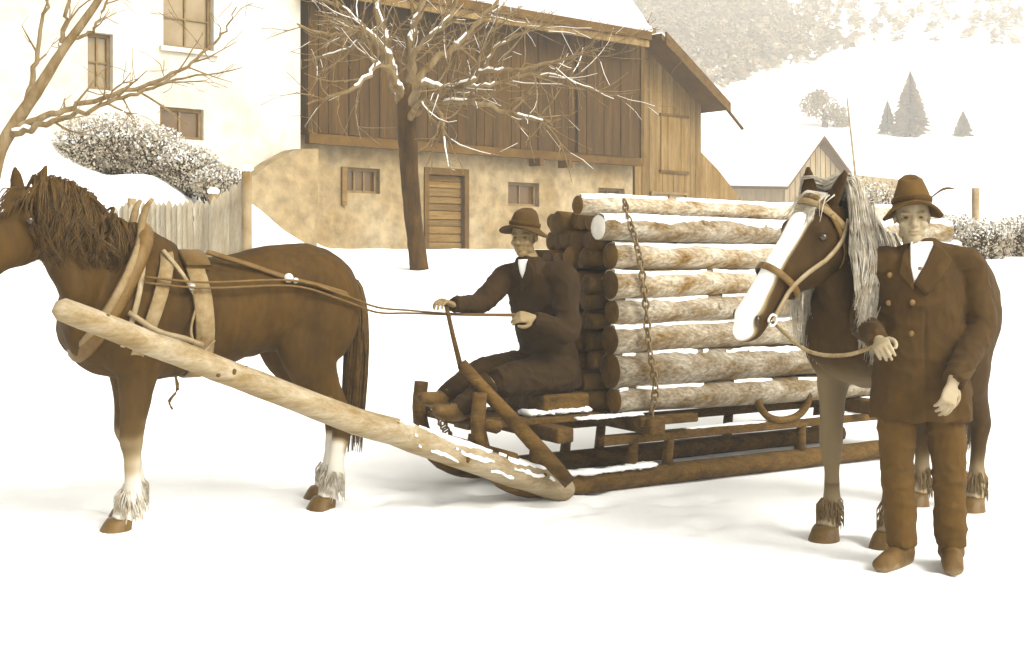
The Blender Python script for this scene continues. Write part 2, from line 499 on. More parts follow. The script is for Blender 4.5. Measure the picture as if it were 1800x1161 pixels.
def build_barn():
    TL, TM, TR = tp(527), tp(1125, 0.25), tp(1232)
    ZB, ZW, ZE = 1.0, 3.42, 5.90
    barn = thing('barn', 'old barn with dark plank upper storey over a plastered stable wall and a snowy roof', 'barn', W(0, 0, 1.5))
    wins = []
    for (xa, xb, ya, yb) in ((608, 668, 294, 339), (893, 948, 320, 362), (1052, 1098, 330, 356)):
        wins.append((tp(xa), tp(xb), zp(xa, yb), zp(xa, ya)))
    door = (tp(745), tp(823), 1.0, zp(780, 296))
    mb = MB(); wall(mb, TL, TM + 0.05, ZB, ZW, wins + [door]); mb.build('stable_wall', M_STONE, barn, smooth_shade=False)
    for k, q in enumerate(wins):
        window(barn, *q, 0.0, cols=3 if k == 0 else 2, rows=1)
    # shutter-like board beside the first window
    MB().box((wins[0][0] - 0.10, 0.01, wins[0][2] - 0.22), (wins[0][0] - 0.01, 0.05, wins[0][3]), W).build('shutter', M_DOOR, barn, smooth_shade=False)
    # stable door of horizontal boards
    dr = MB()
    for q in ((door[0], door[0] + 0.1), (door[1] - 0.1, door[1])):
        dr.box((q[0], -0.14, 1.05), (q[1], 0.03, door[3]), W)
    dr.box((door[0] + 0.1, -0.14, door[3] - 0.12), (door[1] - 0.1, 0.03, door[3]), W)
    do = dr.build('door', M_BEAM, barn, smooth_shade=False)
    z = 1.30; k = 0
    while z < door[3] - 0.16:
        h = min(0.135 + 0.02 * math.sin(k * 2.3), door[3] - 0.125 - z)
        MB().box((door[0] + 0.105, -0.12 - 0.012 * (k % 2), z), (door[1] - 0.105, -0.075 - 0.012 * (k % 2) + 0.006 * math.sin(k), z + h - 0.014), W).build('board', M_DOOR, do, barn.location, False)
        z += h; k += 1
    MB().box((door[0] + 0.1, -0.16, 1.0), (door[1] - 0.1, -0.14, door[3] - 0.12), W).build('door_backing', M_BEAM, do, barn.location, False)
    # jettied dark siding
    MB().box((TL, -0.2, ZW + 0.004), (TM - 0.01, 0.2, ZE + 0.3), W).build('siding_backing', M_BEAM, barn, smooth_shade=False)
    t = TL; k = 0
    while t < TM - 0.05:
        w = min(0.185 + 0.05 * random.random(), TM - t)
        o1 = 0.225 + 0.018 * random.random()
        MB().box((t + 0.006, 0.203, ZW - 0.03 * random.random() + 0.02), (t + w - 0.006, o1 + 0.012, ZE + 0.12), W).build('plank', M_PLANKD, barn, smooth_shade=False)
        t += w; k += 1
    MB().box((TL, 0.16, ZW - 0.16), (TM + 0.03, 0.29, ZW - 0.002), W).build('sill_beam', M_BEAM, barn, smooth_shade=False)
    MB().box((TM + 0.0, 0.10, ZW - 0.15), (TM + 0.09, 0.285, ZE - 0.1), W).build('corner_post', M_BEAM, barn, smooth_shade=False)
    # a hay door panel standing proud near the right end
    ta, tb = tp(1015, 0.3), tp(1119, 0.3)
    hp = MB().box((ta, 0.262, ZW + 0.02), (tb, 0.285, ZW + 0.12), W).box((ta, 0.262, ZW + 1.75), (tb, 0.285, ZW + 1.85), W).build('hay_door', M_BEAM, barn, smooth_shade=False)
    n = 7
    for i in range(n):
        MB().box((ta + (tb - ta) * i / n + 0.006, 0.288, ZW + 0.0), (ta + (tb - ta) * (i + 1) / n - 0.006, 0.312 + 0.008 * (i % 2), ZW + 1.9), W).build('board', M_PLANKD, hp, barn.location, False)
    for q in (0.25, 0.62):
        tt = tp(1030, .4) - q * 2.0
        MB().box((tt - 0.05, 0.2, ZW - 0.30), (tt + 0.05, 0.5, ZW - 0.165), W).build('joist_end', M_BEAM, barn, smooth_shade=False)
    # right bay: lighter planks down to the ground floor
    MB().box((TM + 0.1, -0.3, 1.0), (TR - 0.01, -0.02, 4.9), W).build('bay_backing', M_BEAM, barn, smooth_shade=False)
    lo_w = (tp(1142), tp(1206), zp(1170, 372), zp(1170, 338))
    rak = lambda t: 6.35 - (t - 5.2) * (6.35 - 4.83) / 2.7
    t = TM + 0.1
    while t < TR - 0.03:
        w = min(0.17 + 0.05 * random.random(), TR - t)
        tc = t + w / 2
        o1 = 0.012 + 0.014 * random.random()
        segs = [(1.0, rak(tc) - 0.05)]
        if lo_w[0] < tc < lo_w[1]:
            segs = [(1.0, lo_w[2]), (lo_w[3], rak(tc) - 0.05)]
        for (za, zb) in segs:
            MB().box((t + 0.005, -0.018, za), (t + w - 0.005, o1, zb), W).build('plank', M_PLANKL, barn, smooth_shade=False)
        t += w
    window(barn, lo_w[0], lo_w[1], lo_w[2], lo_w[3], 0.09, cols=2, rows=1, glass=M_GLASSP, depth=0.08)
    # hatch in the light siding
    ha, hb, hc, hd = tp(1162, .04), tp(1208, .04), zp(1185, 301), zp(1185, 207)
    ht = MB().box((ha - .04, 0.03, hd), (hb + .04, 0.06, hd + 0.06), W).build('hatch', M_BEAM, barn, smooth_shade=False)
    MB().box((ha - .04, 0.03, hc - 0.06), (hb + .04, 0.06, hc), W).build('ledge', M_BEAM, ht, barn.location, False)
    n = 4
    for i in range(n):
        MB().box((ha + (hb - ha) * i / n + .004, 0.03, hc + .003), (ha + (hb - ha) * (i + 1) / n - .004, 0.046 + .006 * (i % 2), hd - .003), W).build('board', M_PLANKL, ht, barn.location, False)
    # main roof (steep), ridge 5.2 m back
    pit = math.tan(R(48)); D = 5.2; ov = 0.75
    ze = ZE - 0.02
    E0, E1 = W(TL - 0.3, ov, ze), W(tp(1146, ov), ov, ze)
    R0, R1 = W(TL - 0.3, -D, ze + (D + ov) * pit), W(tp(1146, ov), -D, ze + (D + ov) * pit)
    mb = MB(); th = np.array([0, 0, 0.16])
    mb.add([E0, E1, R1, R0, E0 - th, E1 - th, R1 - th, R0 - th], [(0, 1, 2, 3), (7, 6, 5, 4), (0, 4, 5, 1), (1, 5, 6, 2), (2, 6, 7, 3), (3, 7, 4, 0)])
    bk0, bk1 = W(TL - 0.3, -2 * D - ov, ze), W(tp(1146, ov), -2 * D - ov, ze)
    mb.add([R0, R1, bk1, bk0, R0 - th, R1 - th, bk1 - th, bk0 - th], [(0, 1, 2, 3), (7, 6, 5, 4), (0, 4, 5, 1), (1, 5, 6, 2), (2, 6, 7, 3), (3, 7, 4, 0)])
    rf = mb.build('roof', M_BEAM, barn, smooth_shade=False)
    snow_slab([E0, E1, R1, R0], 0.20, 'roof_snow', barn, 70, 26)
    snow_slab([R0, R1, bk1, bk0], 0.20, 'roof_snow', barn, 20, 10)
    MB().box((TL - 0.25, ov - 0.10, ze - 0.30), (tp(1146, ov) - .02, ov - 0.05, ze - 0.165), W).build('eave_board', M_PLANKL, barn, smooth_shade=False)
    # rear and end walls
    gb = MB()
    for tt in (TL + 0.02, TR - 0.02):
        gb.add([W(tt, -0.5, 1.0), W(tt, -9.6, 1.0), W(tt, -9.6, ZE - .2), W(tt, -0.5, ZE - .2)], [(0, 1, 2, 3)])
    gb.add([W(TL, -9.6, 1.0), W(TR, -9.6, 1.0), W(TR, -9.6, ZE - .2), W(TL, -9.6, ZE - .2)], [(0, 1, 2, 3)])
    gb.build('rear_wall', M_PLANKL, barn, smooth_shade=False)
    gm = MB()
    tg = tp(1146, ov) - 0.25
    gm.add([W(tg, -0.2, ZE - 0.1), W(tg, -D, ZE + D * pit), W(tg, -2 * D, ZE - 0.1), W(tg - .06, -0.2, ZE - 0.1), W(tg - .06, -D, ZE + D * pit), W(tg - .06, -2 * D, ZE - 0.1)],
           [(0, 1, 2), (5, 4, 3), (0, 3, 4, 1), (1, 4, 5, 2), (2, 5, 3, 0)])
    gm.build('gable_boards', M_PLANKL, barn, smooth_shade=False)
    # catslide roof over the right bay: its rake faces the yard
    t0, t1 = 5.05, tp(1281, 0.6)
    za, zb = zp(1139, 55, 0.6), zp(1281, 185, 0.6)
    a, b = W(t0, 0.62, za), W(t1, 0.62, zb); c, d = W(t1, -9.5, zb), W(t0, -9.5, za)
    th = np.array([0, 0, 0.11])
    MB().add([a, b, c, d, a - th, b - th, c - th, d - th], [(0, 1, 2, 3), (7, 6, 5, 4), (0, 4, 5, 1), (1, 5, 6, 2), (2, 6, 7, 3), (3, 7, 4, 0)]).build('catslide_roof', M_BEAM, barn, smooth_shade=False)
    snow_slab([a, b, c, d], 0.10, 'roof_snow', barn, 20, 24, 0.02)
    e = np.array([0, 0, 1.0])
    rb = MB(); q0, q1 = W(t0 + .1, 0.66, za - .02), W(t1, 0.66, zb - 0.02)
    q0b, q1b = W(t0 + .1, 0.622, za - .02), W(t1, 0.622, zb - 0.02)
    h = e * 0.20
    rb.add([q0, q1, q1 + e * .06, q0 + e * .06, q0 - h, q1 - h * .8, q1b - h * .8, q0b - h, q1b + e * .06, q0b + e * .06], [(4, 5, 2, 3), (7, 9, 8, 6), (4, 7, 6, 5), (5, 6, 8, 2), (3, 2, 8, 9), (4, 3, 9, 7)])
    rb.build('rake_board', M_SLED, barn, smooth_shade=False)
    MB().tube([P(1262, 172, 26.6), P(1306, 228, 26.6)], 0.035, 7).build('eave_pole', M_BEAM, barn)
    MB().ball(P(1252, 186, 27.0), (.34, .3, .12)).build('eave_snow', M_SNOWP, barn)
    # sloping buttress at the right corner
    bb = MB(); o0, o1 = 0.02, -0.9
    pts = [(TR - 0.02, 1.0), (tp(1345), 1.0), (tp(1310), zp(1310, 362)), (tp(1262), zp(1262, 300)), (TR - 0.02, zp(1236, 268))]
    f = [W(t, o0, z) for t, z in pts] + [W(t, o1, z) for t, z in pts]
    bb.add(f, [(0, 1, 2, 3, 4), (9, 8, 7, 6, 5)] + [(i, 5 + i, 5 + (i + 1) % 5, (i + 1) % 5) for i in range(5)])
    bb.build('buttress', M_PLANKL, barn, smooth_shade=False)
    # plastered ramp wall at the left corner, in front of the white house
    rw = MB(); oo = 0.75
    pts = [(tp(430, oo), 1.0), (tp(640, oo) - .9, 1.0), (tp(560, oo), zp(560, 262, oo)), (tp(522, oo), zp(522, 262, oo)), (tp(480, oo), zp(480, 284, oo)), (tp(437, oo), zp(437, 316, oo))]
    k = len(pts)
    f = [W(t, oo, z) for t, z in pts] + [W(t, 0.02, z) for t, z in pts]
    rw.add(f, [tuple(range(k)), tuple(range(2 * k - 1, k - 1, -1))] + [(i, k + i, k + (i + 1) % k, (i + 1) % k) for i in range(k)])
    rw.build('ramp_wall', M_STONE, barn, smooth_shade=False)

    # farmhouse, white stucco
    OH = 0.36
    TH0, TH1 = tp(-260, OH), tp(528, OH)
    house = thing('farmhouse', 'white stucco farmhouse wall with dim windows beside the plank barn', 'house', W(-6, OH, 1.5))
    wl = [(tp(287, OH), tp(376, OH), zp(330, 86, OH), zp(330, -70, OH)),
          (tp(154, OH), tp(199, OH), zp(175, 158, OH), zp(175, 58, OH)),
          (tp(281, OH), tp(358, OH), zp(320, 245, OH), zp(320, 190, OH))]
    mb = MB(); wall(mb, TH0, TH1, 1.0, 7.4, wl, OH); mb.build('wall', M_STUCCO, house, smooth_shade=False)
    window(house, *wl[0], OH, 2, 3, glass=M_GLASSP); window(house, *wl[1], OH, 2, 2, glass=M_GLASSP); window(house, *wl[2], OH, 2, 1, glass=M_GLASS, depth=0.12)
    MB().box((wl[0][0] - .06, OH + .003, wl[0][2] - .07), (wl[0][1] + .06, OH + .07, wl[0][2] - .003), W).build('window_sill', M_STUCCO, house, smooth_shade=False)
    sd = MB()
    for tt in (TH0, TH1 - .03):
        sd.box((tt, -9, 1.0), (tt + .03, OH - .46, 7.4), W)
    sd.build('side_wall', M_STUCCO, house, smooth_shade=False)
    a, b = W(TH0 - .5, OH + .7, 7.2), W(TH1 + .3, OH + .7, 7.2); c, d = W(TH1 + .3, -4.5, 11.0), W(TH0 - .5, -4.5, 11.0)
    g, h_ = W(TH1 + .3, -9.7, 7.2), W(TH0 - .5, -9.7, 7.2); th = np.array([0, 0, .2])
    mb = MB()
    for q in ((a, b, c, d), (d, c, g, h_)):
        mb.add(list(q) + [p - th for p in q], [(0, 1, 2, 3), (7, 6, 5, 4), (0, 4, 5, 1), (1, 5, 6, 2), (2, 6, 7, 3), (3, 7, 4, 0)])
    mb.build('roof', M_BEAM, house, smooth_shade=False)
    snow_slab([a, b, c, d], 0.2, 'roof_snow', house, 20, 10); snow_slab([d, c, g, h_], 0.2, 'roof_snow', house, 20, 10)


build_barn()


# ------------------------------------------------------------------ distant hut, fence, bank shrubs, trees
def build_hut():
    g = ground_hit(1430, 372)
    Y = 62.0
    A = P(1430, 240, Y); L = P(1377, 312, Y - 0.6); Rr = P(1484, 312, Y + 1.0)
    hut = thing('hut', 'small gabled wooden hut with a broad snow-covered roof on the slope', 'hut', (A[0], A[1], 3.0))
    back = np.array([-8.2, 3.6, 0.35])
    zg = 2.4
    n = 12
    mb = MB()
    mb.add([[*L[:2], zg], [*Rr[:2], zg], [*(Rr + back)[:2], zg], [*(L + back)[:2], zg], L, Rr, Rr + back, L + back], [(0, 1, 5, 4), (1, 2, 6, 5), (2, 3, 7, 6), (3, 0, 4, 7)])
    mb.build('wall', M_HAYW, hut, smooth_shade=False)
    fw = unit([-back[1], back[0], 0]);
    if fw[1] > 0: fw = -fw
    for i in range(n):
        s0, s1 = i / n + .006, (i + 1) / n - .006
        b0, b1 = L + (Rr - L) * s0, L + (Rr - L) * s1
        top = lambda s: A[2] - (A[2] - L[2]) * abs(s - 0.5) * 2
        outn = unit(np.cross(Rr - L, (0, 0, 1)))
        if outn[1] > 0: outn = -outn
        o = outn * .05
        q = [b0 + o, b1 + o, b1 + o * 2, b0 + o * 2]
        v = [[p[0], p[1], L[2] - 1.6] for p in q] + [[q[0][0], q[0][1], top(s0)], [q[1][0], q[1][1], top(s1)], [q[2][0], q[2][1], top(s1)], [q[3][0], q[3][1], top(s0)]]
        MB().add(v, [(0, 1, 2, 3), (4, 7, 6, 5), (0, 4, 5, 1), (1, 5, 6, 2), (2, 6, 7, 3), (3, 7, 4, 0)]).build('plank', M_HAYW, hut, smooth_shade=False)
    ovr = -unit(back) * .55
    e1 = L + (L - A) * .22 + ovr; e2 = Rr + (Rr - A) * .22 + ovr; ap = A + ovr + [0, 0, .06]
    th = np.array([0, 0, .14]); bb = back - ovr * 2
    mb = MB()
    for e in (e1, e2):
        q = [e, ap, ap + bb, e + bb]
        mb.add(q + [p - th for p in q], [(0, 1, 2, 3), (7, 6, 5, 4), (0, 4, 5, 1), (1, 5, 6, 2), (2, 6, 7, 3), (3, 7, 4, 0)])
    mb.build('roof', M_BEAM, hut, smooth_shade=False)
    snow_slab([e1, e1 + bb, ap + bb, ap], .32, 'roof_snow', hut, 24, 10, .06); snow_slab([ap, ap + bb, e2 + bb, e2], .32, 'roof_snow', hut, 24, 10, .06)
    # low annex wall running on to the right
    mb = MB(); a, b = P(1488, 306, Y + 1.5), P(1600, 318, Y + 2.5)
    t = np.array([0, .4, 0])
    mb.add([[a[0], a[1], 2], [b[0], b[1], 2], b, a, [a[0], a[1] + .4, 2], [b[0], b[1] + .4, 2], b + t, a + t], [(0, 1, 2, 3), (5, 4, 7, 6), (3, 2, 6, 7), (1, 5, 6, 2), (4, 0, 3, 7)])
    mb.build('annex_wall', M_HAYW, hut, smooth_shade=False)


build_hut()


def build_fence():
    Y0 = 13.2
    fence = thing('picket_fence', 'weathered pale picket fence with a tall corner post in front of the farmhouse', 'fence', (*P(375, 470, Y0)[:2], 1.0))
    def run(pa, pb, ya, yb, ta, tb, n, hgt):
        tops = []
        for i in range(n):
            s = i / (n - 1)
            px, Y, tpx = pa + (pb - pa) * s, ya + (yb - ya) * s, ta + (tb - ta) * s
            q = P(px, tpx, Y); zt = q[2] + rng.normal(0, .012)
            tops.append(q)
            w, d = .028 + .004 * rng.random(), .011
            lean = rng.normal(0, .008)
            zb = float(ground_z(q[0], q[1])) - .12
            mb = MB()
            mb.add([(q[0] - w, q[1] - d, zb), (q[0] + w, q[1] - d, zb), (q[0] + w + lean, q[1] - d, zt - .05), (q[0] + lean, q[1] - d, zt), (q[0] - w + lean, q[1] - d, zt - .05),
                    (q[0] - w, q[1] + d, zb), (q[0] + w, q[1] + d, zb), (q[0] + w + lean, q[1] + d, zt - .05), (q[0] + lean, q[1] + d, zt), (q[0] - w + lean, q[1] + d, zt - .05)],
                   [(0, 1, 2, 3, 4), (9, 8, 7, 6, 5)] + [(i, 5 + i, 5 + (i + 1) % 5, (i + 1) % 5) for i in range(5)])
            mb.build('picket', M_PICKET, fence, smooth_shade=False)
        for dz in (.2, .72):
            MB().tube([tops[0] + [0, .04, -dz], tops[-1] + [0, .04, -dz]], [(.035, .02)] * 2, 4, phase=math.pi / 4).build('rail', M_PICKET, fence, smooth_shade=False)
    run(205, 374, 13.8, 13.2, 360, 350, 19, 1)
    run(379, 428, 13.15, 12.5, 346, 312, 8, 1)
    for px, y, Y in ((375, 340, 13.25), (434, 300, 12.45), (232, 348, 13.75)):
        q = P(px, y, Y)
        MB().tube([[q[0], q[1], float(ground_z(q[0], q[1])) - .2], q], .05, 6).build('post', M_TWIG, fence)
        MB().ball(q + [0, 0, .02], (.07, .07, .045), 8, 5).build('snow_cap', M_SNOWP, fence)


build_fence()


def strands(mb, roots, n=3):
    pass


def bush(name, label, balls, n_tw, n_leaf, m, cat='bush', snow=0.25, leaf=.035):
    """balls: list of (centre, radius3)"""
    base = np.mean([b[0] for b in balls], 0)
    zb = float(ground_z(base[0], base[1]))
    o = thing(name, label, cat, (base[0], base[1], zb))
    tw = MB(); lf = MB(); sn = MB()
    for c, r in balls:
        c = np.asarray(c, float); r = np.asarray(r, float)
        foot = np.array([c[0], c[1], float(ground_z(c[0], c[1])) - .05])
        for _ in range(n_tw):
            d = unit(rng.normal(size=3)); d[2] = abs(d[2]) * .9 - .2
            e = c + d * r * rng.uniform(.7, 1.15)
            s = foot + (c - foot) * rng.uniform(0, .6) + rng.normal(size=3) * r * .18
            mid = (s + e) / 2 + rng.normal(size=3) * r * .14
            tw.tube([s, mid, e], [.012, .008, .004], 4, cap=False)
        for _ in range(n_leaf):
            d = unit(rng.normal(size=3)); p = c + d * r * rng.uniform(.35, 1.0) ** .5
            a = unit(rng.normal(size=3)) * leaf * rng.uniform(.6, 1.5); b = unit(np.cross(a, rng.normal(size=3))) * leaf * rng.uniform(.4, 1.0)
            tgt = sn if (d[2] > .15 and rng.random() < snow) else lf
            tgt.add([p - a, p + b, p + a, p - b], [(0, 1, 2, 3)])
    tag(tw.build('twigs', M_TREE, o), kind='stuff'); tag(lf.build('foliage', m, o, smooth_shade=False), kind='stuff')
    if sn.n: tag(sn.build('snow_dusting', M_SNOWP, o, smooth_shade=False), kind='stuff')
    return o


bush('shrub', 'dense brown shrub dusted with snow on the bank above the picket fence',
     [(P(150, 262, 15.6), (.42, .4, .42)), (P(205, 252, 15.7), (.5, .45, .40)), (P(268, 272, 15.8), (.5, .45, .40)), (P(330, 300, 15.6), (.45, .4, .34)), (P(385, 322, 15.4), (.36, .3, .24))],
     110, 4200, M_SHRUB, snow=.45, leaf=.019)
bush('hedge', 'bare brown hedge beside the hut, behind the dark horse', [(P(1505, 372, 19.5), (.45, .4, .62)), (P(1550, 378, 19.5), (.45, .4, .55)), (P(1600, 385, 19.5), (.4, .4, .42))], 110, 2200, M_SHRUB, snow=.3, leaf=.019)
bush('scrub', 'low dry scrub in the snow behind the standing man', [(P(1680, 415, 17.5), (.42, .35, .34)), (P(1730, 425, 17), (.42, .35, .32)), (P(1785, 420, 17.5), (.42, .35, .35))], 110, 2200, M_SHRUB, snow=.4, leaf=.019)

gp = P(1715, 372, 24); gz = float(ground_z(gp[0], gp[1]))
pt = MB().tube([(gp[0], gp[1], gz - .2), (gp[0], gp[1], P(1715, 331, 24)[2])], .075, 7).build('fence_post', M_TWIG, origin=(0, 0, 0))
tag(pt, 'short weathered post standing in the snowfield', 'post')
a, b = P(1512, 330, 40), P(1489, 172, 40)
a[2] = float(ground_z(a[0], a[1])) - .1
tag(MB().tube([a, (a + b) / 2 + [.03, 0, 0], b], [.045, .04, .025], 6).build('pole', M_TWIG), 'thin leaning bare pole in front of the small hut', 'pole')


def twig_rec(mb, sn, p, d, L, r, depth, prob_snow, minr=.004):
    n = max(3, int(L / .14)); pts = [p]; dd = unit(d)
    for i in range(n):
        dd = unit(dd + rng.normal(size=3) * .16 + np.array([0, 0, .03]))
        pts.append(pts[-1] + dd * L / n)
    pts = np.array(pts); rr = np.linspace(r, max(minr, r * .35), len(pts))
    mb.tube(pts, rr, 5 if r > .012 else 4, cap=False)
    if rng.random() < prob_snow:
        sn.tube(pts[1:] + np.array([0, 0, 1]) * rr[1:, None] * .9, np.stack([rr[1:] * .8, rr[1:] * 1.0], 1), 4, cap=True)
    if depth > 0:
        for k in range(rng.integers(2, 5)):
            i = rng.integers(len(pts) // 3, len(pts))
            side = unit(rng.normal(size=3)); nd = unit(dd * .75 + side * .75)
            twig_rec(mb, sn, pts[i], nd, L * rng.uniform(.4, .7), rr[i] * .65, depth - 1, prob_snow, minr)


def bare_tree(name, label, trunk, limbs, m_trunk, m_limb, snow_p, twigs=9, tw_len=.8, minr=.004):
    """trunk: list of (px,py,Y,r); limbs the same"""
    tpth = np.array([P(a, b, c) for a, b, c, r in trunk]); tr = np.array([r for *_, r in trunk])
    o = thing(name, label, 'tree', (tpth[0][0], tpth[0][1], float(ground_z(tpth[0][0], tpth[0][1]))))
    mb = MB(); mb.tube(tpth, tr, 12, up=(0, 1, 0), res=5, jitter=.03); mb.build('trunk', m_trunk, o)
    br = MB(); sn = MB()
    for lm in limbs:
        p = np.array([P(a, b, c) for a, b, c, r in lm]); r = np.array([q[3] for q in lm])
        pp, rr = catmull(p, 6), np.maximum(catmull(r[:, None], 6)[:, 0], .004)
        pp[2:] += rng.normal(size=(len(pp) - 2, 3)) * .012
        br.tube(pp, rr, 7, up=(0, 1, .1), cap=False)
        run = []
        for i in range(1, len(pp)):
            ph = mnoise.noise(Vector(pp[i] * 2.2)) > (.5 - snow_p)
            if ph: run.append(i)
            if (not ph or i == len(pp) - 1) and len(run) > 2:
                sn.tube(pp[run] + np.array([0, -.2, 1]) * rr[run, None] * .75, np.stack([rr[run] * .7, rr[run] * .95], 1), 5, round_ends=True); run = []
            elif not ph: run = []
        L = np.linalg.norm(np.diff(pp, axis=0), axis=1).sum()
        for k in range(int(twigs * max(1, L))):
            i = rng.integers(len(pp) // 4, len(pp) - 1)
            d = unit(pp[i + 1] - pp[i]); nd = unit(d * .8 + unit(rng.normal(size=3)) * .8 + [0, 0, .12])
            twig_rec(br, sn, pp[i], nd, tw_len * rng.uniform(.5, 1.2), min(rr[i] * .6, .013), 1, snow_p * .5, minr)
    br.build('branches', m_limb, o)
    tag(sn.build('branch_snow', M_SNOWP, o), kind='stuff')
    return o


YT = 14.7
bare_tree('bare_tree', 'leafless fruit tree with snow-lined branches standing before the barn door',
          [(737, 476, YT, .115), (733, 440, YT, .105), (726, 380, YT, .105), (720, 310, YT, .108), (717, 250, YT, .115), (715, 195, YT, .12), (712, 150, YT, .09)],
          [[(714, 190, YT, .085), (692, 140, YT, .07), (681, 90, YT - .1, .055), (664, 20, YT - .2, .045), (650, -60, YT - .2, .03)],
           [(714, 190, YT, .085), (724, 130, YT + .1, .06), (722, 70, YT + .2, .05), (742, 0, YT + .2, .04), (748, -80, YT + .2, .03)],
           [(716, 200, YT, .07), (738, 150, YT - .2, .05), (775, 154, YT - .3, .04), (815, 150, YT - .5, .035), (850, 126, YT - .6, .03), (900, 124, YT - .7, .025), (960, 113, YT - .8, .02), (1040, 90, YT - .9, .01)],
           [(716, 215, YT, .05), (748, 176, YT - .5, .03), (776, 210, YT - .7, .025), (785, 262, YT - .8, .012)],
           [(718, 205, YT, .06), (762, 180, YT - .3, .035), (830, 180, YT - .6, .03), (900, 200, YT - .7, .025), (950, 216, YT - .8, .018), (985, 211, YT - .9, .009)],
           [(708, 180, YT, .06), (688, 130, YT - .3, .045), (664, 117, YT - .5, .03), (620, 156, YT - .7, .025), (543, 183, YT - .9, .01)],
           [(690, 110, YT, .05), (645, 58, YT - .3, .035), (592, 62, YT - .4, .025), (520, 44, YT - .6, .01)],
           [(688, 95, YT, .05), (640, 70, YT + .3, .03), (600, 92, YT + .4, .025), (535, 106, YT + .5, .01)],
           [(718, 160, YT, .06), (760, 110, YT + .2, .045), (800, 82, YT + .3, .035), (840, 40, YT + .3, .03), (890, -20, YT + .3, .015)],
           [(850, 122, YT - .6, .02), (872, 85, YT - .7, .018), (925, 55, YT - .7, .013), (1010, 60, YT - .8, .007)],
           [(800, 150, YT - .4, .03), (860, 150, YT - .3, .022), (930, 130, YT - .3, .017), (1000, 140, YT - .3, .012), (1075, 172, YT - .3, .006)],
           [(712, 150, YT, .05), (740, 80, YT - .3, .035), (790, 30, YT - .4, .025), (815, -40, YT - .4, .015)],
           [(700, 150, YT, .05), (660, 70, YT + .2, .03), (610, 20, YT + .2, .02), (560, -30, YT + .2, .01)]],
          M_TREE, M_TREEL, .46, twigs=7.5, tw_len=.75, minr=.0035)
YL = 11.5
bare_tree('bare_tree', 'slender leaning bare tree spreading long twigs across the white house wall',
          [(-40, 760, YL, 0.079), (-35, 560, YL, 0.072), (-25, 400, YL, 0.068), (-5, 280, YL, 0.065), (22, 225, YL, 0.061), (62, 165, YL, 0.054), (108, 92, YL, 0.043), (160, 20, YL, 0.036), (205, -50, YL, 0.025)],
          [[(15, 232, YL, 0.043), (80, 205, YL, 0.032), (150, 182, YL, 0.025), (250, 152, YL, 0.020), (325, 118, YL, 0.016), (385, 68, YL, 0.012), (417, 18, YL, 0.005)],
           [(15, 238, YL, 0.040), (80, 218, YL - .2, 0.029), (150, 196, YL - .3, 0.022), (228, 168, YL - .3, 0.018), (310, 140, YL - .3, 0.012), (425, 120, YL - .4, 0.004)],
           [(106, 92, YL, 0.025), (116, 40, YL, 0.020), (128, -30, YL, 0.013)],
           [(108, 70, YL, 0.022), (150, 65, YL, 0.017), (172, 40, YL, 0.014), (190, -10, YL, 0.010)],
           [(40, 205, YL, 0.036), (60, 120, YL + .3, 0.025), (75, 40, YL + .4, 0.018), (90, -40, YL + .4, 0.011)],
           [(250, 152, YL, 0.014), (300, 135, YL + .2, 0.010), (360, 60, YL + .3, 0.005)]],
          M_TREEL, M_TREEL, .12, twigs=3.2, tw_len=.5, minr=.003)


def spruce(name, label, px, base_py, top_py, wpx, rows=15):
    g = ground_hit(px, base_py); Y = g[1]
    H = (base_py - top_py) * Y / FPX; Wd = wpx * Y / FPX / 2
    o = thing(name, label, 'tree', g, 'spruces on the far slope')
    MB().tube([g - [0, 0, .3], g + [0, 0, H * .97]], [H * .022, .01], 6).build('trunk', M_TREE, o)
    cr = MB()
    for i in range(rows * 26):
        s = rng.random() ** .8; z = H * (.06 + .94 * s); rad = Wd * (1 - s) ** .85 * rng.uniform(.75, 1.12) + .04
        a = rng.uniform(0, 2 * math.pi); d = np.array([math.cos(a), math.sin(a), 0])
        p0 = g + [0, 0, z] ; p1 = p0 + d * rad + [0, 0, -.28 * rad]
        sd = np.array([-d[1], d[0], 0]) * rad * .22
        cr.add([p0, (p0 + p1) / 2 + sd + [0, 0, .02 * H], p1, (p0 + p1) / 2 - sd], [(0, 1, 2, 3)])
        cr.add([p0, (p0 + p1) / 2 + [0, 0, .05 * H], p1, (p0 + p1) / 2 - [0, 0, .05 * H]], [(0, 1, 2, 3)])
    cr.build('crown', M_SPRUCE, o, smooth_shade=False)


spruce('spruce_tree', 'tallest lone spruce on the far snowy slope', 1600, 240, 128, 86)
spruce('spruce_tree', 'small spruce right of the tallest one on the snowy slope', 1693, 240, 196, 44)
spruce('spruce_tree', 'narrow middling spruce between the tallest spruce and the round-crowned tree', 1560, 236, 178, 40)


def round_tree():
    g = ground_hit(1450, 226); Y = g[1]; k = Y / FPX
    o = thing('broadleaf_tree', 'dark round-crowned tree on the slope above the hut roof', 'tree', g)
    tr = MB(); tr.tube([g - [0, 0, .3], g + [0, 0, 34 * k]], [6 * k, 3 * k], 7)
    lf = MB()
    for c, r in (((1425, 185), 22), ((1450, 190), 28), ((1472, 203), 22), ((1440, 172), 17), ((1482, 215), 12)):
        cc = P(c[0], c[1], Y); rr = r * k
        tr.tube([g + [0, 0, 15 * k], cc], [2.5 * k, .8 * k], 5, cap=False)
        for _ in range(420):
            d = unit(rng.normal(size=3)); p = cc + d * rr * rng.random() ** .4 * rng.uniform(.8, 1.12)
            a = unit(rng.normal(size=3)) * 2.8 * k; b = unit(np.cross(a, rng.normal(size=3))) * 2.0 * k
            lf.add([p - a, p + b, p + a, p - b], [(0, 1, 2, 3)])
    tr.build('trunk', M_TREE, o); lf.build('crown', M_SPRUCE, o, smooth_shade=False)


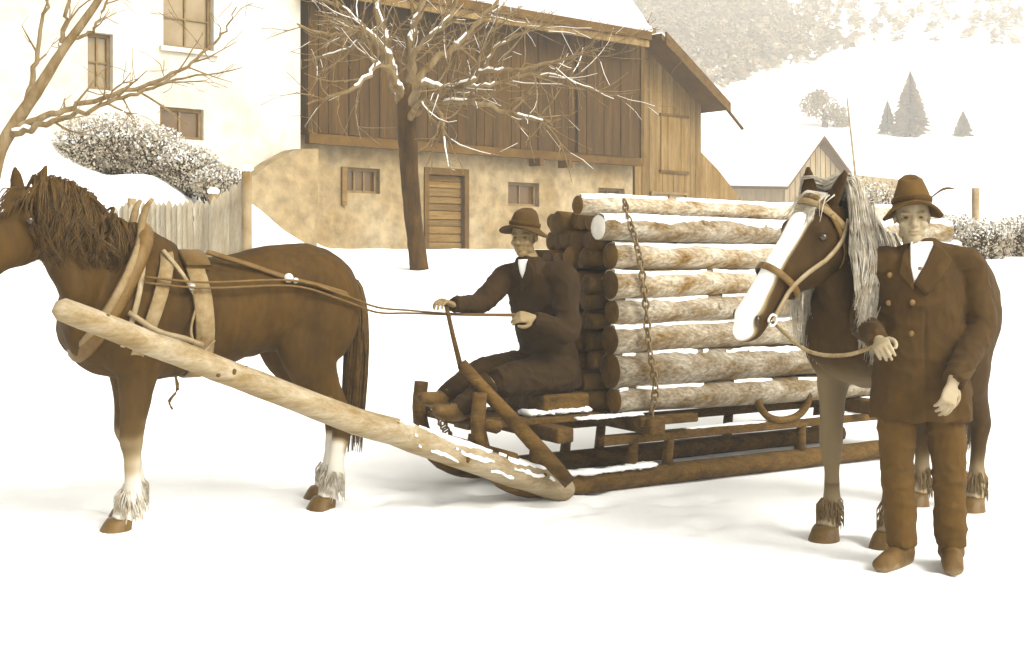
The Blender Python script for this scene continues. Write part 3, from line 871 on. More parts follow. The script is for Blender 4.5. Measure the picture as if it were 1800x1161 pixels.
round_tree()


def forest():
    mb = MB(); n = 0
    while n < 3800:
        px = rng.uniform(1040, 1900); Y = rng.uniform(148, 264)
        X = (px - 900) * Y / FPX * rng.uniform(.95, 1.05); z = float(ground_z(X, Y))
        py = HOR - (z - CAMZ) * FPX / Y
        edge = np.interp(px, [1000, 1250, 1420, 1560, 1750, 1900], [150, 150, 120, 70, 95, 95])
        dens = np.interp(px, [1000, 1150, 1350, 1500, 1750], [1, 1, .7, .22, .15])
        edge = edge + 26 * mnoise.noise(Vector((px * .012, 3.3, 0))) + 14 * mnoise.noise(Vector((px * .05, 9.3, 0)))
        patch = mnoise.noise(Vector((X * .02, Y * .02, 4.0)))
        if py > edge or rng.random() > dens * (.75 + 1.2 * patch):
            n += .25; continue
        H = rng.uniform(2.0, 4.6); r = H * rng.uniform(.2, .32); a0 = rng.uniform(0, 6.3)
        for k in range(22):
            q = rng.random(); rad = r * (1 - q) ** .8 * rng.uniform(.5, 1.25); aa = rng.uniform(0, 6.3)
            p = np.array([X + rad * math.cos(aa) * .6, Y + rad * math.sin(aa) * .6, z + H * (.05 + .9 * q)]); w_ = max(rad, .15) * .8
            d1 = np.array([math.cos(aa) * w_, math.sin(aa) * w_, -.35 * w_]); d2 = unit(rng.normal(size=3)) * w_ * .7
            mb.add([p - d1, p + d2, p + d1, p - d2], [(0, 1, 2, 3)])
        n += 1
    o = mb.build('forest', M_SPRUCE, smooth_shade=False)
    tag(o, 'pale misty conifer wood covering the far mountainside', 'forest', kind='stuff')


forest()

# ------------------------------------------------------------------ sledge frame: local t along the load (to the right and away), w across (away), z up
SA = R(31.0)
SD = np.array([math.cos(SA), math.sin(SA), 0]); SW = np.array([-math.sin(SA), math.cos(SA), 0]); S0 = np.array([0.10, 7.25, 0.0])


def S(t, w, z):
    return S0 + SD * t + SW * w + np.array([0, 0, z])


def sbox(mb, t0, t1, w0, w1, z0, z1):
    return mb.box((t0, w0, z0), (t1, w1, z1), S)


def bevel(o, w=.01):
    md = o.modifiers.new('bevel', 'BEVEL'); md.width = w; md.segments = 2; md.limit_method = 'ANGLE'
    return o


def crust(path, rw, m=M_SNOWP, th=.02, lump=.55, n=10):
    """irregular cap of snow lying along a path of points"""
    path = catmull(np.asarray(path, float), 8)
    k = len(path)
    th = th * .7
    nz = np.array([mnoise.noise(Vector(p * 9)) + .8 * mnoise.noise(Vector(p * 31)) for p in path])
    r = np.stack([np.full(k, th) * (1 + lump * nz), rw * (1 + .5 * lump * nz)], 1)
    r[0] *= .3; r[-1] *= .3
    return MB().tube(path, np.maximum(r, .003), n, jitter=.12)


def snow_wrap(path, rad, a_mid, a_wid, th, seed=0.0, n_s=70, n_a=7, cover=0.0, freq=7.0):
    """thin broken snow lying on a round timber: path (k,3), radius per point, angle measured from the top towards the yard"""
    path = catmull(np.asarray(path, float), max(2, n_s // len(path)))
    rad = np.interp(np.linspace(0, 1, len(path)), np.linspace(0, 1, len(np.atleast_1d(rad))), np.atleast_1d(rad))
    tg = np.gradient(path, axis=0); tg /= np.linalg.norm(tg, axis=1)[:, None]
    sd = np.cross(tg, (0, 0, 1)); sd /= np.linalg.norm(sd, axis=1)[:, None]
    sd *= np.where(sd[:, 1:2] > 0, -1, 1)           # towards the yard
    up = np.cross(sd, tg); up *= np.where(up[:, 2:3] < 0, -1, 1)
    L = np.concatenate([[0], np.cumsum(np.linalg.norm(np.diff(path, axis=0), axis=1))])
    nz = lambda k, f: np.array([mnoise.noise(Vector((x * f, seed * 3.7 + k, k * 1.3))) for x in L])
    wid = a_wid * (cover + .55 + 1.0 * nz(1, freq * .35) + .55 * nz(2, freq) + .35 * nz(3, freq * 3))
    mid = a_mid + .25 * nz(4, freq * .6) + .12 * nz(5, freq * 2.4)
    ok = wid > .05
    mb = MB(); V = []; u = np.linspace(-1, 1, n_a)
    for i in range(len(path)):
        a = mid[i] + u * max(wid[i], .02)
        h = rad[i] + .003 + th * (1 - u ** 4) * (.5 + .5 * nz_(seed, L[i], u))
        h[0] = h[-1] = rad[i] - .004
        V.append(path[i] + np.outer(np.cos(a) * h, up[i]) + np.outer(np.sin(a) * h, sd[i]))
    V = np.array(V)
    F = [(i * n_a + j, i * n_a + j + 1, (i + 1) * n_a + j + 1, (i + 1) * n_a + j) for i in range(len(path) - 1) if ok[i] and ok[i + 1] for j in range(n_a - 1)]
    if not F:
        return None
    used = np.unique(np.array(F)); mp = {int(k): n for n, k in enumerate(used)}
    return mb.add(V.reshape(-1, 3)[used], [tuple(mp[k] for k in q) for q in F])


def nz_(seed, x, u):
    return np.array([.6 + mnoise.noise(Vector((x * 22, q * 2.5, seed))) for q in u])


def lump(c, r):
    mb = MB().ball((0, 0, 0), r, 11, 8)
    v = mb.v[0]; v *= (1 + .55 * fnoise(v + c, 28, 2) + .3 * fnoise(v + c, 70, 5))[:, None]; v += np.asarray(c)
    return mb


def build_sledge():
    sl = thing('log_sledge', 'heavy wooden timber sledge with upturned runners, carrying the stacked logs', 'sledge', S(0, 0.4, 0))
    WN, WF = 0.05, 0.80
    for w in (WN, WF):
        pth = [S(-.30, w, .66), S(-.315, w, .50), S(-.29, w, .34), S(-.20, w, .19), S(-.05, w, .10), S(.15, w, .075), S(.6, w, .07), S(1.6, w, .07), S(2.6, w, .07), S(3.35, w, .07)]
        rr = [(.038, .045), (.042, .045), (.055, .05), (.08, .055), (.085, .06), (.075, .065), (.07, .065), (.07, .065), (.07, .065), (.07, .065)]
        mb = MB().tube(pth, rr, 10, up=(0, 0, 1) if False else tuple(SW), res=5, jitter=.02)
        mb.build('runner', M_SLED, sl)
        bevel(sbox(MB(), .55, 3.3, w - .035, w + .035, .285, .345).build('side_rail', M_SLED, sl, smooth_shade=False))
        for t in (.05, .78, 1.06, 2.2, 3.1):
            MB().tube([S(t, w, .12), S(t + .02, w, .30)], [.036, .032], 8, jitter=.05).build('upright', M_SLED, sl)
        if w == WN:
            crust([S(t, w - .03, .142 + .004 * math.sin(9 * t)) for t in np.linspace(.0, .95, 9)], .05, th=.022).build('snow_crust', M_SNOWP, sl)
            crust([S(t, w, .345) for t in np.linspace(1.2, 3.2, 9)], .035, th=.012).build('snow_crust', M_SNOWP, sl)
    # bolsters across the runners
    for t, z, h in ((.86, .35, .10), (2.75, .35, .10), (.18, .35, .09)):
        bevel(sbox(MB(), t - .06, t + .06, -.12, .98, z, z + h).build('bolster', M_SLED, sl, smooth_shade=False), .015)
    bevel(sbox(MB(), .76, 1.22, -.07, .0, .40, .455).build('chock', M_SLED, sl, smooth_shade=False), .01)
    # front crossbars and foot boards
    MB().tube([S(-.25, -.05, .47), S(-.25, .92, .47)], .04, 8, jitter=.03).build('crossbar', M_SLED, sl)
    MB().tube([S(-.16, -.08, .28), S(-.16, .95, .28)], .045, 8, jitter=.03).build('crossbar', M_SLED, sl)
    for k, w in enumerate((.18, .40, .62)):
        bevel(sbox(MB(), -.36 + .03 * k, .62, w - .085, w + .085, .44 + .004 * k, .475 + .004 * k).build('foot_board', M_SLED, sl, smooth_shade=False), .006)
    crust([S(t, .60, .50) for t in np.linspace(-.3, .02, 5)], .085, th=.022).build('snow_crust', M_SNOWP, sl)
    crust([S(t, .22, .495) for t in np.linspace(.1, .55, 6)], .085, th=.028).build('snow_crust', M_SNOWP, sl)
    crust([S(t, -.02, .475) for t in np.linspace(.32, .8, 6)], .05, th=.014).build('snow_crust', M_SNOWP, sl)
    # seat box for the driver
    bevel(sbox(MB(), .22, .56, .18, .78, .48, .60).build('seat_board', M_SLED, sl, smooth_shade=False), .02)
    # brace and the bent brake beam
    MB().tube([P(812, 640, 7.32), P(870, 705, 7.22), P(935, 775, 7.13), P(1002, 850, 7.08)], [.034, .042, .046, .042], 9, res=4, jitter=.03).build('brake_beam', M_SLED, sl)
    # hanging bow under the load
    bow = [S(1.80, .02, .50), S(1.82, .02, .44), S(1.90, .02, .37), S(2.02, .02, .345), S(2.16, .02, .37), S(2.24, .02, .44), S(2.25, .02, .52)]
    MB().tube(bow, .026, 8, up=tuple(SW), res=4).build('bow', M_SLED, sl)
    # long peeled shaft up to the horse's shoulder
    pa, pb = P(108, 542, 6.02), P(992, 872, 7.30)
    pb[2] = max(pb[2], .075)
    s = np.linspace(0, 1, 14)[:, None]
    pp = pa * (1 - s) + pb * s + np.array([0, 0, 1]) * (-.035 * np.sin(np.pi * s)) + rng.normal(size=(14, 3)) * .003
    MB().tube(pp, np.linspace(.058, .084, 14), 14, res=2, jitter=.03, round_ends=True).build('shaft', M_POLE, sl)
    for k in range(13):
        f_ = rng.uniform(.06, .95); a_ = rng.uniform(-.6, 2.0); c_ = pa * (1 - f_) + pb * f_ + np.array([0, 0, -.035 * math.sin(math.pi * f_)])
        MB().ball(c_ + np.array([.35 * math.sin(a_), -.85 * math.sin(a_), math.cos(a_)]) * (.050 + .026 * f_), rng.uniform(.012, .024, 3), 8, 6).build('knot', M_BARKD, sl)
    for a_, w_, c_, sd_ in ((.35, .45, .05, 1), (1.25, .35, -.25, 2), (1.9, .25, -.4, 3)):
        sw = snow_wrap(pp[8:14], np.linspace(.074, .084, 6), a_, w_, .010, seed=sd_, n_s=160, cover=c_, freq=11)
        if sw: tag(sw.build('snow_flecks', M_SNOWP, sl), kind='stuff')
    # front lashing chain, short links
    for k in range(9):
        c = P(760 + 4 * k, 705 + 9 * k - 2 * (k % 2), 7.45)
        lk = MB(); lk.tube([c + [.018, 0, .02], c + [.018, 0, -.02], c + [0, 0, -.03], c + [-.018, 0, -.02], c + [-.018, 0, .02], c + [0, 0, .03], c + [.018, 0, .02]], .007, 4, up=(0, 1, 0))
        lk.build('chain_link', M_IRON, sl)
    return sl


build_sledge()

# brake lever / stick in the driver's hand
st = MB().tube([P(783, 532, 7.30), P(796, 590, 7.31), P(812, 655, 7.32)], [.013, .014, .017], 7).build('lever_stick', M_SLED)
tag(st, 'thin dark lever stick held upright by the driver', 'lever')


# ------------------------------------------------------------------ logs
def add_log(t0, L, w, z, r, label, fresh=False, snow=0, seed=0, drop=0.0, skew=0.0, bark=None):
    c0 = S(t0, w, z); c1 = S(t0 + L, w + skew, z - drop)
    o = thing('log', label, 'log', c0, 'logs stacked on the sledge')
    n, m = 16, 13
    s = np.linspace(0, 1, m)[:, None]
    pth = c0 * (1 - s) + c1 * s
    pth = pth + SW * (np.sin(s * 5 + seed * 7) * .013) + np.array([0, 0, 1]) * (np.cos(s * 4 + seed * 9) * .012)
    rr = r * (1 + .05 * np.sin(s[:, 0] * 7 + seed * 5) + .025 * rng.normal(size=m)) * np.interp(s[:, 0], [0, 1], rng.permutation([1.05, .94]))
    lt = MB().tube(pth, rr, n, cap=True, jitter=.035)
    for _ in range(rng.integers(2, 6)):
        q_ = rng.integers(1, m - 1); a_ = rng.uniform(-.4, 2.2)
        lt.ball(pth[q_] + (np.array([0, 0, 1]) * math.cos(a_) - SW * math.sin(a_)) * rr[q_] * .93, rng.uniform(.012, .026, 3), 7, 5)
    lt.build('bark', bark or M_BARK, o)
    for e, d in ((pth[0], -1), (pth[-1], 1)):
        ax = unit(pth[1] - pth[0]) * d
        rr_ = rr[0] if d < 0 else rr[-1]
        sd = np.cross(ax, (0, 0, 1)); up = np.cross(sd, ax)
        V = []
        for q, off in ((1.0, .001), (.93, .006), (.45, .008)):
            V += [e + ax * off + (sd * math.cos(a) + up * math.sin(a)) * rr_ * q * (1 + .015 * rng.normal()) * .97 for a in np.arange(n) * 2 * math.pi / n]
        V.append(e + ax * .008)
        F = [(j * n + i, j * n + (i + 1) % n, (j + 1) * n + (i + 1) % n, (j + 1) * n + i) for j in range(2) for i in range(n)] + [(2 * n + i, 2 * n + (i + 1) % n, 3 * n) for i in range(n)]
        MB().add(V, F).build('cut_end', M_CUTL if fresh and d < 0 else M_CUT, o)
    if snow:
        sw = snow_wrap(pth, rr, [.55, .55, .42, .38][snow], [.16, .30, .42, .60][snow], .011, seed=seed + 3, n_s=150, cover=[-.2, -.1, .1, .35][snow])
        if sw: tag(sw.build('snow_crust', M_SNOWP, o), kind='stuff')
    return o


rows = [(.545, .086), (.730, .108), (.930, .096), (1.112, .085), (1.282, .086), (1.452, .084), (1.618, .082), (1.752, .066)]
ordw = ['bottom', 'second from the bottom', 'third from the bottom', 'fourth from the bottom', 'fourth from the top', 'third from the top', 'second from the top', 'topmost']
extra = ['resting on the sledge bolsters', 'thick, pale and smooth', 'with crusted snow in its upper seam', 'dark under a snow line',
         'smooth pale upper edge', 'patchy bark under a snowy ledge', 'jutting forward with a white sawn end', 'thin and pale, crowning the load']
HORSE_SIDE = []
for i, (z, r) in enumerate(rows):
    t0 = [.66, .65, .63, .65, .62, .64, .53, .46][i]
    w0 = r - .02 if i != 7 else .16
    lab = '%s log on the chained side, %s' % (ordw[i], extra[i])
    add_log(t0, 3.15, w0, z, r, lab, fresh=(i == 6), snow=[1, 1, 2, 2, 1, 2, 3, 2][i], seed=i * 1.3, drop=.0)

nth = ['first', 'second', 'third', 'fourth', 'fifth', 'sixth', 'seventh', 'eighth', 'ninth', 'tenth', 'eleventh']
z = .455; lay = 0
while z < 1.66:
    hgt = .128 + .012 * math.sin(lay * 2.1)
    w = (.215 if z < .86 else .185) + .03 * (lay % 2); k = 0
    while w < 1.0 - .10 * smooth(1.35, 1.7, z):
        r2 = min(rng.uniform(.048, .074), hgt * .56)
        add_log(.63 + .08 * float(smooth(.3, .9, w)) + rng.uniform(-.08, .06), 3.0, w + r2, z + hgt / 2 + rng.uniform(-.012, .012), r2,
                'small dark log end, %s in from the chain, %s inner layer up' % (nth[k + 1], nth[lay]), snow=0, seed=lay * 3.1 + k, bark=M_BARKD)  # darker bark paints the dark mass at the load's shaded front
        w += 2 * r2 + .004; k += 1
    z += hgt; lay += 1


def chain():
    pts = [(1098, 352, -.03), (1102, 376, .02), (1116, 420, -.0), (1126, 462, -.02), (1131, 500, -.02), (1136, 545, -.02), (1139, 590, -.03), (1146, 640, -.05), (1152, 690, -.03), (1142, 738, -.01), (1136, 766, .0)]

    def at(px, py, off):
        k = (px - 900) / FPX; b = S0 + SW * (off - .045)
        t = (k * b[1] - b[0]) / (SD[0] - k * SD[1]); q = b + SD * t
        return P(px, py, q[1])
    line = catmull(np.array([at(*p) for p in pts]), 12)
    seg = np.concatenate([[0], np.cumsum(np.linalg.norm(np.diff(line, axis=0), axis=1))])
    o = thing('load_chain', 'iron chain hanging down the near face of the stacked logs', 'chain', line[-1])
    pitch = .044
    mesh = None
    a = np.linspace(0, 2 * math.pi, 13)
    lp = np.stack([np.cos(a) * .019, a * 0, np.sin(a) * .031], 1)
    mesh = MB().tube(lp, .0075, 4, up=(0, 1, 0), cap=False).mesh('link')
    n = int(seg[-1] / pitch)
    for i in range(n):
        d = (i + .5) * pitch
        p = np.array([np.interp(d, seg, line[:, k]) for k in range(3)])
        p2 = np.array([np.interp(d + .01, seg, line[:, k]) for k in range(3)])
        ob = link('link', mesh, M_IRON, o)
        ob.location = p - line[-1]
        q = Vector(p2 - p).to_track_quat('-Z', 'Y')
        e = q.to_euler(); ob.rotation_mode = 'QUATERNION'
        from mathutils import Quaternion
        ob.rotation_quaternion = q @ Quaternion((0, 0, 1), R(45 if i % 2 else -45) + rng.normal() * .2)


chain()


# ------------------------------------------------------------------ horses
class Horse:
    def __init__(self, loc, heading, scale=1.0):
        h = unit([heading[0], heading[1], 0]); self.h = h; self.l = np.array([-h[1], h[0], 0]); self.loc = np.array(loc, float); self.s = scale

    def w(self, p):
        p = np.asarray(p, float)
        if p.ndim == 1:
            return self.loc + self.s * (self.h * p[0] + self.l * p[1] + np.array([0, 0, p[2]]))
        return self.loc + self.s * (np.outer(p[:, 0], self.h) + np.outer(p[:, 1], self.l) + np.outer(p[:, 2], (0, 0, 1)))

    def local(self, p):
        d = (np.asarray(p, float) - self.loc) / self.s
        return np.stack([d @ self.h, d @ self.l, d[..., 2]], -1)


TORSO = [(-.84, 1.24, 1.06, .09), (-.78, 1.36, .96, .19), (-.68, 1.47, .90, .26), (-.52, 1.545, .88, .30), (-.34, 1.535, .92, .305), (-.10, 1.475, .88, .315), (.15, 1.455, .82, .32),
         (.36, 1.51, .79, .30), (.52, 1.50, .80, .275), (.66, 1.42, .84, .24), (.77, 1.32, .93, .17), (.82, 1.22, 1.02, .09)]


def torso_at(x):
    xs = [q[0] for q in TORSO]
    return [np.interp(x, xs, [q[k] for q in TORSO]) for k in (1, 2, 3)]


def band_path(x, lean=0.0, n=28, off=.012, z0=None, z1=None, lat=1.0):
    """closed loop round the barrel at local x"""
    top, bot, hw = torso_at(x)
    out = []
    for k in range(n + 1):
        a = 2 * math.pi * k / n
        z = (top + bot) / 2 + (top - bot + 2 * off) / 2 * math.cos(a); y = (hw * lat + off) * math.sin(a)
        out.append((x + lean * math.cos(a), y, z))
    return np.array(out)


def build_horse(name, label, H, poll, head_dir, face_n, head_len, legs, mat_body, mat_mane, pale_fn, mane_side, mane_len, ears_tilt=0.0, mane_n=150, forelock_len=.2, tail=True, neck_k=1.0, mane_out=.105):
    poll = np.array(poll, float); hd = unit(head_dir)
    fn = np.asarray(face_n, float); fn = unit(fn - hd * np.dot(fn, hd)); sd = np.cross(hd, fn)
    mb = MB()
    tr = [((x), (a + b) / 2, (a - b) / 2, w) for x, a, b, w in TORSO]
    mb.tube(H.w([(x, 0, zc) for x, zc, _, _ in tr]), np.array([(hh, w) for _, _, hh, w in tr]) * H.s, 26, res=4)
    # neck
    w0 = np.array([.36, 0, 1.22]); w1 = np.array([.60, .0, 1.34])
    j = poll + hd * head_len * .13 - fn * .11
    mid = w1 * .45 + j * .55 + np.array([.0, 0, .03]); mid[1] = j[1] * .45
    nk = [w0, w1, mid, j]
    mb.tube(H.w(nk), np.array([(.34, .21), (.285 * neck_k, .165), (.205 * neck_k, .115), (.135, .092)]) * H.s, 20, up=H.w(np.array([.5, 0, 1.])) - H.loc, res=6, round_ends=True)
    # head
    hs = [(0.0, .10, .075), (.07, .135, .095), (.2, .165, .108), (.34, .158, .104), (.5, .118, .082), (.66, .092, .066), (.8, .083, .062), (.91, .082, .066), (.97, .064, .056), (1.0, .035, .036)]
    cen = [poll + hd * head_len * s - fn * (a * .92 - .02 * math.sin(math.pi * s)) for s, a, b in hs]
    mb.tube(H.w(cen), np.array([(a, b) for _, a, b in hs]) * H.s * head_len / .70, 20, up=H.w(fn) - H.loc, res=4)
    # eye brows / jowls / nostril swell
    for s_ in (-1, 1):
        for q, r, k in (((.25, -.045, .092), .036, 1), ((.24, -.19, .062), .075, 1), ((.90, -.045, .048), .032, 1)):
            mb.ball(H.w(poll + hd * head_len * q[0] + fn * q[1] + sd * s_ * q[2]), r * H.s, 10, 7)
        # ears
        e0 = poll + hd * .03 - fn * .03 + sd * s_ * .062
        ed = unit(-hd * .72 + fn * (.45 + ears_tilt) + sd * s_ * .30)
        mb.tube(H.w([e0 - ed * .05, e0, e0 + ed * .06, e0 + ed * .12, e0 + ed * .165]), np.array([(.03, .035), (.03, .04), (.024, .042), (.02, .028), (.010, .010)]) * H.s, 10, up=H.w(fn) - H.loc, res=2)
    # shoulders, haunches
    for s_ in (-1, 1):
        mb.ball(H.w((.50, s_ * .165, 1.10)), np.array([.20, .13, .27]) * H.s, 14, 10, axes=[H.h, H.l, (0, 0, 1)])
        mb.ball(H.w((-.56, s_ * .165, 1.16)), np.array([.25, .155, .33]) * H.s, 14, 10, axes=[H.h, H.l, (0, 0, 1)])
        mb.ball(H.w((.70, s_ * .10, 1.08)), np.array([.12, .11, .16]) * H.s, 12, 8, axes=[H.h, H.l, (0, 0, 1)])
    # legs
    hoof = []
    for (kind, s_, dx, dk) in legs:
        if kind == 'f':
            pth = [(.50, .15, 1.08), (.455 + dx * .1, .165, .92), (.465 + dx * .35, .165, .74), (.475 + dx * .6 + dk, .16, .55), (.478 + dx * .65 + dk, .158, .50), (.468 + dx * .8 + dk * .6, .155, .40), (.465 + dx * .9 + dk * .4, .152, .27), (.470 + dx * .97, .15, .185), (.50 + dx, .15, .12), (.525 + dx, .15, .075)]
            rr = [(.16, .10), (.125, .085), (.088, .07), (.066, .060), (.064, .060), (.047, .042), (.045, .040), (.056, .050), (.052, .050), (.062, .060)]
            hc = (.545 + dx, .15)
        else:
            pth = [(-.60, .15, 1.18), (-.50 + dx * .1, .18, .98), (-.535 + dx * .3, .175, .82), (-.64 + dx * .5, .165, .66), (-.715 + dx * .7, .16, .545), (-.735 + dx * .8, .157, .49), (-.715 + dx * .9, .153, .38), (-.700 + dx * .95, .15, .27), (-.695 + dx * .98, .15, .19), (-.665 + dx, .15, .125), (-.64 + dx, .15, .075)]
            rr = [(.24, .13), (.20, .125), (.145, .10), (.092, .07), (.075, .058), (.068, .055), (.050, .043), (.048, .042), (.060, .052), (.054, .052), (.064, .062)]
            hc = (-.615 + dx, .15)
        pth = [(a, b * s_, c) for a, b, c in pth]
        mb.tube(H.w(pth), np.array(rr) * H.s, 14, up=H.h, res=4)
        hoof.append((hc[0], hc[1] * s_))
    me = fuse(mb, .013, 5, 'body')
    v = co(me); nrm = normals(me)
    lv = H.local(v)
    # light muscle undulation
    body_w = smooth(.45, .8, lv[:, 2])
    ribs = .004 * np.sin(lv[:, 0] * 62 + lv[:, 2] * 9) * smooth(-.35, -.15, lv[:, 0]) * smooth(.25, .05, lv[:, 0]) * smooth(1.35, 1.15, lv[:, 2])
    v = v + nrm * (0.011 * body_w * fnoise(lv, 5.0, 2.0) + .004 * fnoise(lv, 13.0, 5.0) + ribs)[:, None]
    d = lv - poll
    hu = d @ hd / head_len; hf = d @ fn; hl = d @ sd
    set_attr(me, 'pale', np.clip(pale_fn(lv, hu, hf, hl), 0, 1))
    root = thing(name, label, 'horse', H.loc)
    set_co(me, v - H.loc)
    link('body', me, mat_body, root)
    # hooves
    for hx, hy in hoof:
        V = []; n = 14
        for z, r, dx in ((0.0, .082, .012), (.03, .078, .008), (.075, .068, -.008), (.095, .058, -.014)):
            for a in np.arange(n) * 2 * math.pi / n:
                V.append(H.w((hx + dx + r * math.cos(a) * 1.08, hy + r * math.sin(a), z)))
        F = [(i * n + k, i * n + (k + 1) % n, (i + 1) * n + (k + 1) % n, (i + 1) * n + k) for i in range(3) for k in range(n)] + [tuple(reversed(range(n))), tuple(3 * n + k for k in range(n))]
        MB().add(V, F).build('hoof', M_HOOF, root)
        ft = MB()
        for k in range(170):    # feather hair round the fetlock
            a = rng.uniform(0, 2 * math.pi); back = -.018 if math.cos(a) < 0 else 0
            p0 = np.array([hx - .062 + .046 * math.cos(a), hy + .044 * math.sin(a), rng.uniform(.12, .24)])
            p2 = p0 + [.022 * math.cos(a) + back + .012, .022 * math.sin(a), -rng.uniform(.04, .085)]
            ft.tube(H.w([p0, (p0 + p2) / 2 + [.010 * math.cos(a), .010 * math.sin(a), 0], p2]), np.array([.0035, .004, .001]) * H.s, 3, cap=False)
        ft.build('fetlock_hair', M_HAIRL if mat_body is M_HORSE else M_HAIRM, root)
    # eyes, nostrils
    for s_ in (-1, 1):
        MB().ball(H.w(poll + hd * head_len * .265 + fn * -.052 + sd * s_ * .118), .021 * H.s, 12, 8).build('eye', M_EYE, root)
        MB().ball(H.w(poll + hd * head_len * .905 - fn * .035 + sd * s_ * .070), np.array([.012, .016, .024]) * H.s, 10, 7).build('nostril', M_EYE, root)
    # mane
    crest = catmull(np.array([[.34, 0, 1.53], w1 + [.0, 0, .255 * neck_k], mid + [-.03, 0, .185 * neck_k], poll + fn * -.02 - hd * .02 + [-.02, 0, .03]]), 12)
    mn = MB()
    for k in range(mane_n):
        i = 2 + (len(crest) - 3.02) * rng.random() ** .7; b = crest[int(i)] * (1 - i % 1) + crest[int(i) + 1] * (i % 1)
        L = mane_len * rng.uniform(.6, 1.15) * (0.6 + 0.4 * min(1, i / 12)); ms = mane_side if rng.random() < .9 else -mane_side
        p0 = b + rng.normal(size=3) * .012
        out = mane_out + .03 * rng.random()
        p1 = p0 + [rng.normal() * .02, ms * out * .75, .02]; p2 = p0 + [rng.normal() * .03, ms * out, -L * .35]; p3 = p0 + [rng.normal() * .04, ms * (out + .02 + .02 * rng.random()), -L * .7]; p4 = p0 + [rng.normal() * .035, ms * (out + .02), -L]
        for q in range(12):
            j_ = rng.normal(size=(5, 3)) * np.array([.003, .005, .007, .009, .013])[:, None]
            mn.tube(H.w(np.array([p0, p1, p2, p3, p4]) + j_), np.array([.0026, .003, .0028, .0022, .0008]) * H.s, 3, res=2, cap=False, up=(.2, .3, 1))
    mn.build('mane', mat_mane, root)
    fl = MB()
    for k in range(130):
        p0 = poll + sd * rng.normal() * .03 - hd * .0 + fn * -.005; L = forelock_len * rng.uniform(.5, 1.1)
        fl.tube(H.w([p0, p0 + fn * .035 + hd * L * .3 + sd * rng.normal() * .015, p0 + fn * .03 + hd * L + sd * rng.normal() * .03]), np.array([.004, .0045, .001]) * H.s, 3, res=3, cap=False)
    fl.build('forelock', mat_mane, root)
    if tail:
        tl = MB()
        for k in range(520):
            a = rng.uniform(0, 2 * math.pi); q = rng.random() ** .5
            o = np.array([math.cos(a) * .05 * q, math.sin(a) * .06 * q, 0]); L = rng.uniform(.55, .98)
            p0 = np.array([-.78, 0, 1.34]) + o * .5
            tl.tube(H.w([p0, np.array([-.845, 0, 1.28]) + o, np.array([-.865, 0, 1.28 - L * .4]) + o * 1.4, np.array([-.835, 0, 1.28 - L]) + o * 1.2]), np.array([.005, .006, .005, .0015]) * H.s, 4, res=3, cap=False)
        tl.build('tail', M_HAIRD, root)
    return root


def pale1(lv, hu, hf, hl):
    x, y, z = lv.T
    fore = (x > .15) & (z < .95)
    hind = (x < -.15)
    nz = 0.06 * np.sin(x * 40 + y * 31) + .04 * np.sin(z * 60)
    p = np.where(fore, .80 * smooth(.62, .16, z + nz * .6) + .07 * smooth(1.0, .7, z), 0)
    p = np.where(hind, .85 * smooth(.44, .33, z + nz * .5), p)
    return np.maximum(p, .28 * smooth(.80, .95, hu) * (x > .8) * (np.abs(hl) < .12))


H1 = Horse((-1.665, 6.90, -.02), (-.857, -.515), 1.0)
poll1 = H1.local(P(46, 330, 6.15)); nose1 = H1.local(P(-80, 500, 5.80)) - poll1
f1 = np.array([-.42, -.75, .5]); fn1 = np.array([f1 @ H1.h, f1 @ H1.l, f1[2]])
build_horse('horse', 'dark brown draught horse in full harness pulling the log sledge', H1, poll1, nose1, fn1, .66,
            [('f', 1, .02, 0), ('f', -1, -.09, .02), ('h', 1, .03, 0), ('h', -1, -.07, 0)], M_HORSE, M_HAIRD, pale1, 1, .36, mane_n=230, neck_k=1.30)


def pale2(lv, hu, hf, hl):
    x, y, z = lv.T
    wid = np.interp(hu, [0, .08, .2, .5, .75, .9, 1.0], [0, .012, .056, .050, .052, .058, .06])
    blaze = smooth(wid + .012, wid - .008, np.abs(hl + .004)) * (hf > -.13) * (hu > .05) * (hu < 1.1) * (x > .7)
    blaze = np.where(hu > .7, blaze * smooth(-.10, -.05, hf), blaze)
    legs = .45 * smooth(.42, .10, z) * (z < .6)
    chest = .22 * smooth(1.02, .80, z) * (z > .3) * (x > .25)  # chest lightened in the coat colour, as if washed out by bright light
    return np.maximum(np.maximum(blaze, legs), chest)


H2 = Horse((2.10, 6.66, -.02), (-.65, -.76), 1.0)
pw = P(1443, 338, 5.80); nw = P(1290, 574, 5.62)
poll2 = H2.local(pw); hd2 = H2.local(nw) - poll2
hl2 = np.linalg.norm(hd2)
fw2 = np.array([-.84, -.66, .45]); fn2 = np.array([fw2 @ H2.h, fw2 @ H2.l, fw2[2]])
build_horse('horse', 'dark horse with a white blaze and long pale mane held by the standing man', H2, poll2, hd2, fn2, hl2,
            [('f', 1, .0, 0), ('f', -1, .06, 0), ('h', 1, .0, 0), ('h', -1, .06, 0)], M_HORSE2, M_HAIRL, pale2, 1, .62, mane_n=430, forelock_len=.20, mane_out=.15)


# ------------------------------------------------------------------ harness of the sledge horse, bridle of the other
def strap(H, pts, wdt=.03, th=.006, res=4, up=(0, 0, 1), local=True):
    p = np.asarray(pts, float)
    if local: p = H.w(p)
    return MB().tube(p, [(th, wdt)] * len(p), 8, up=up, res=res)


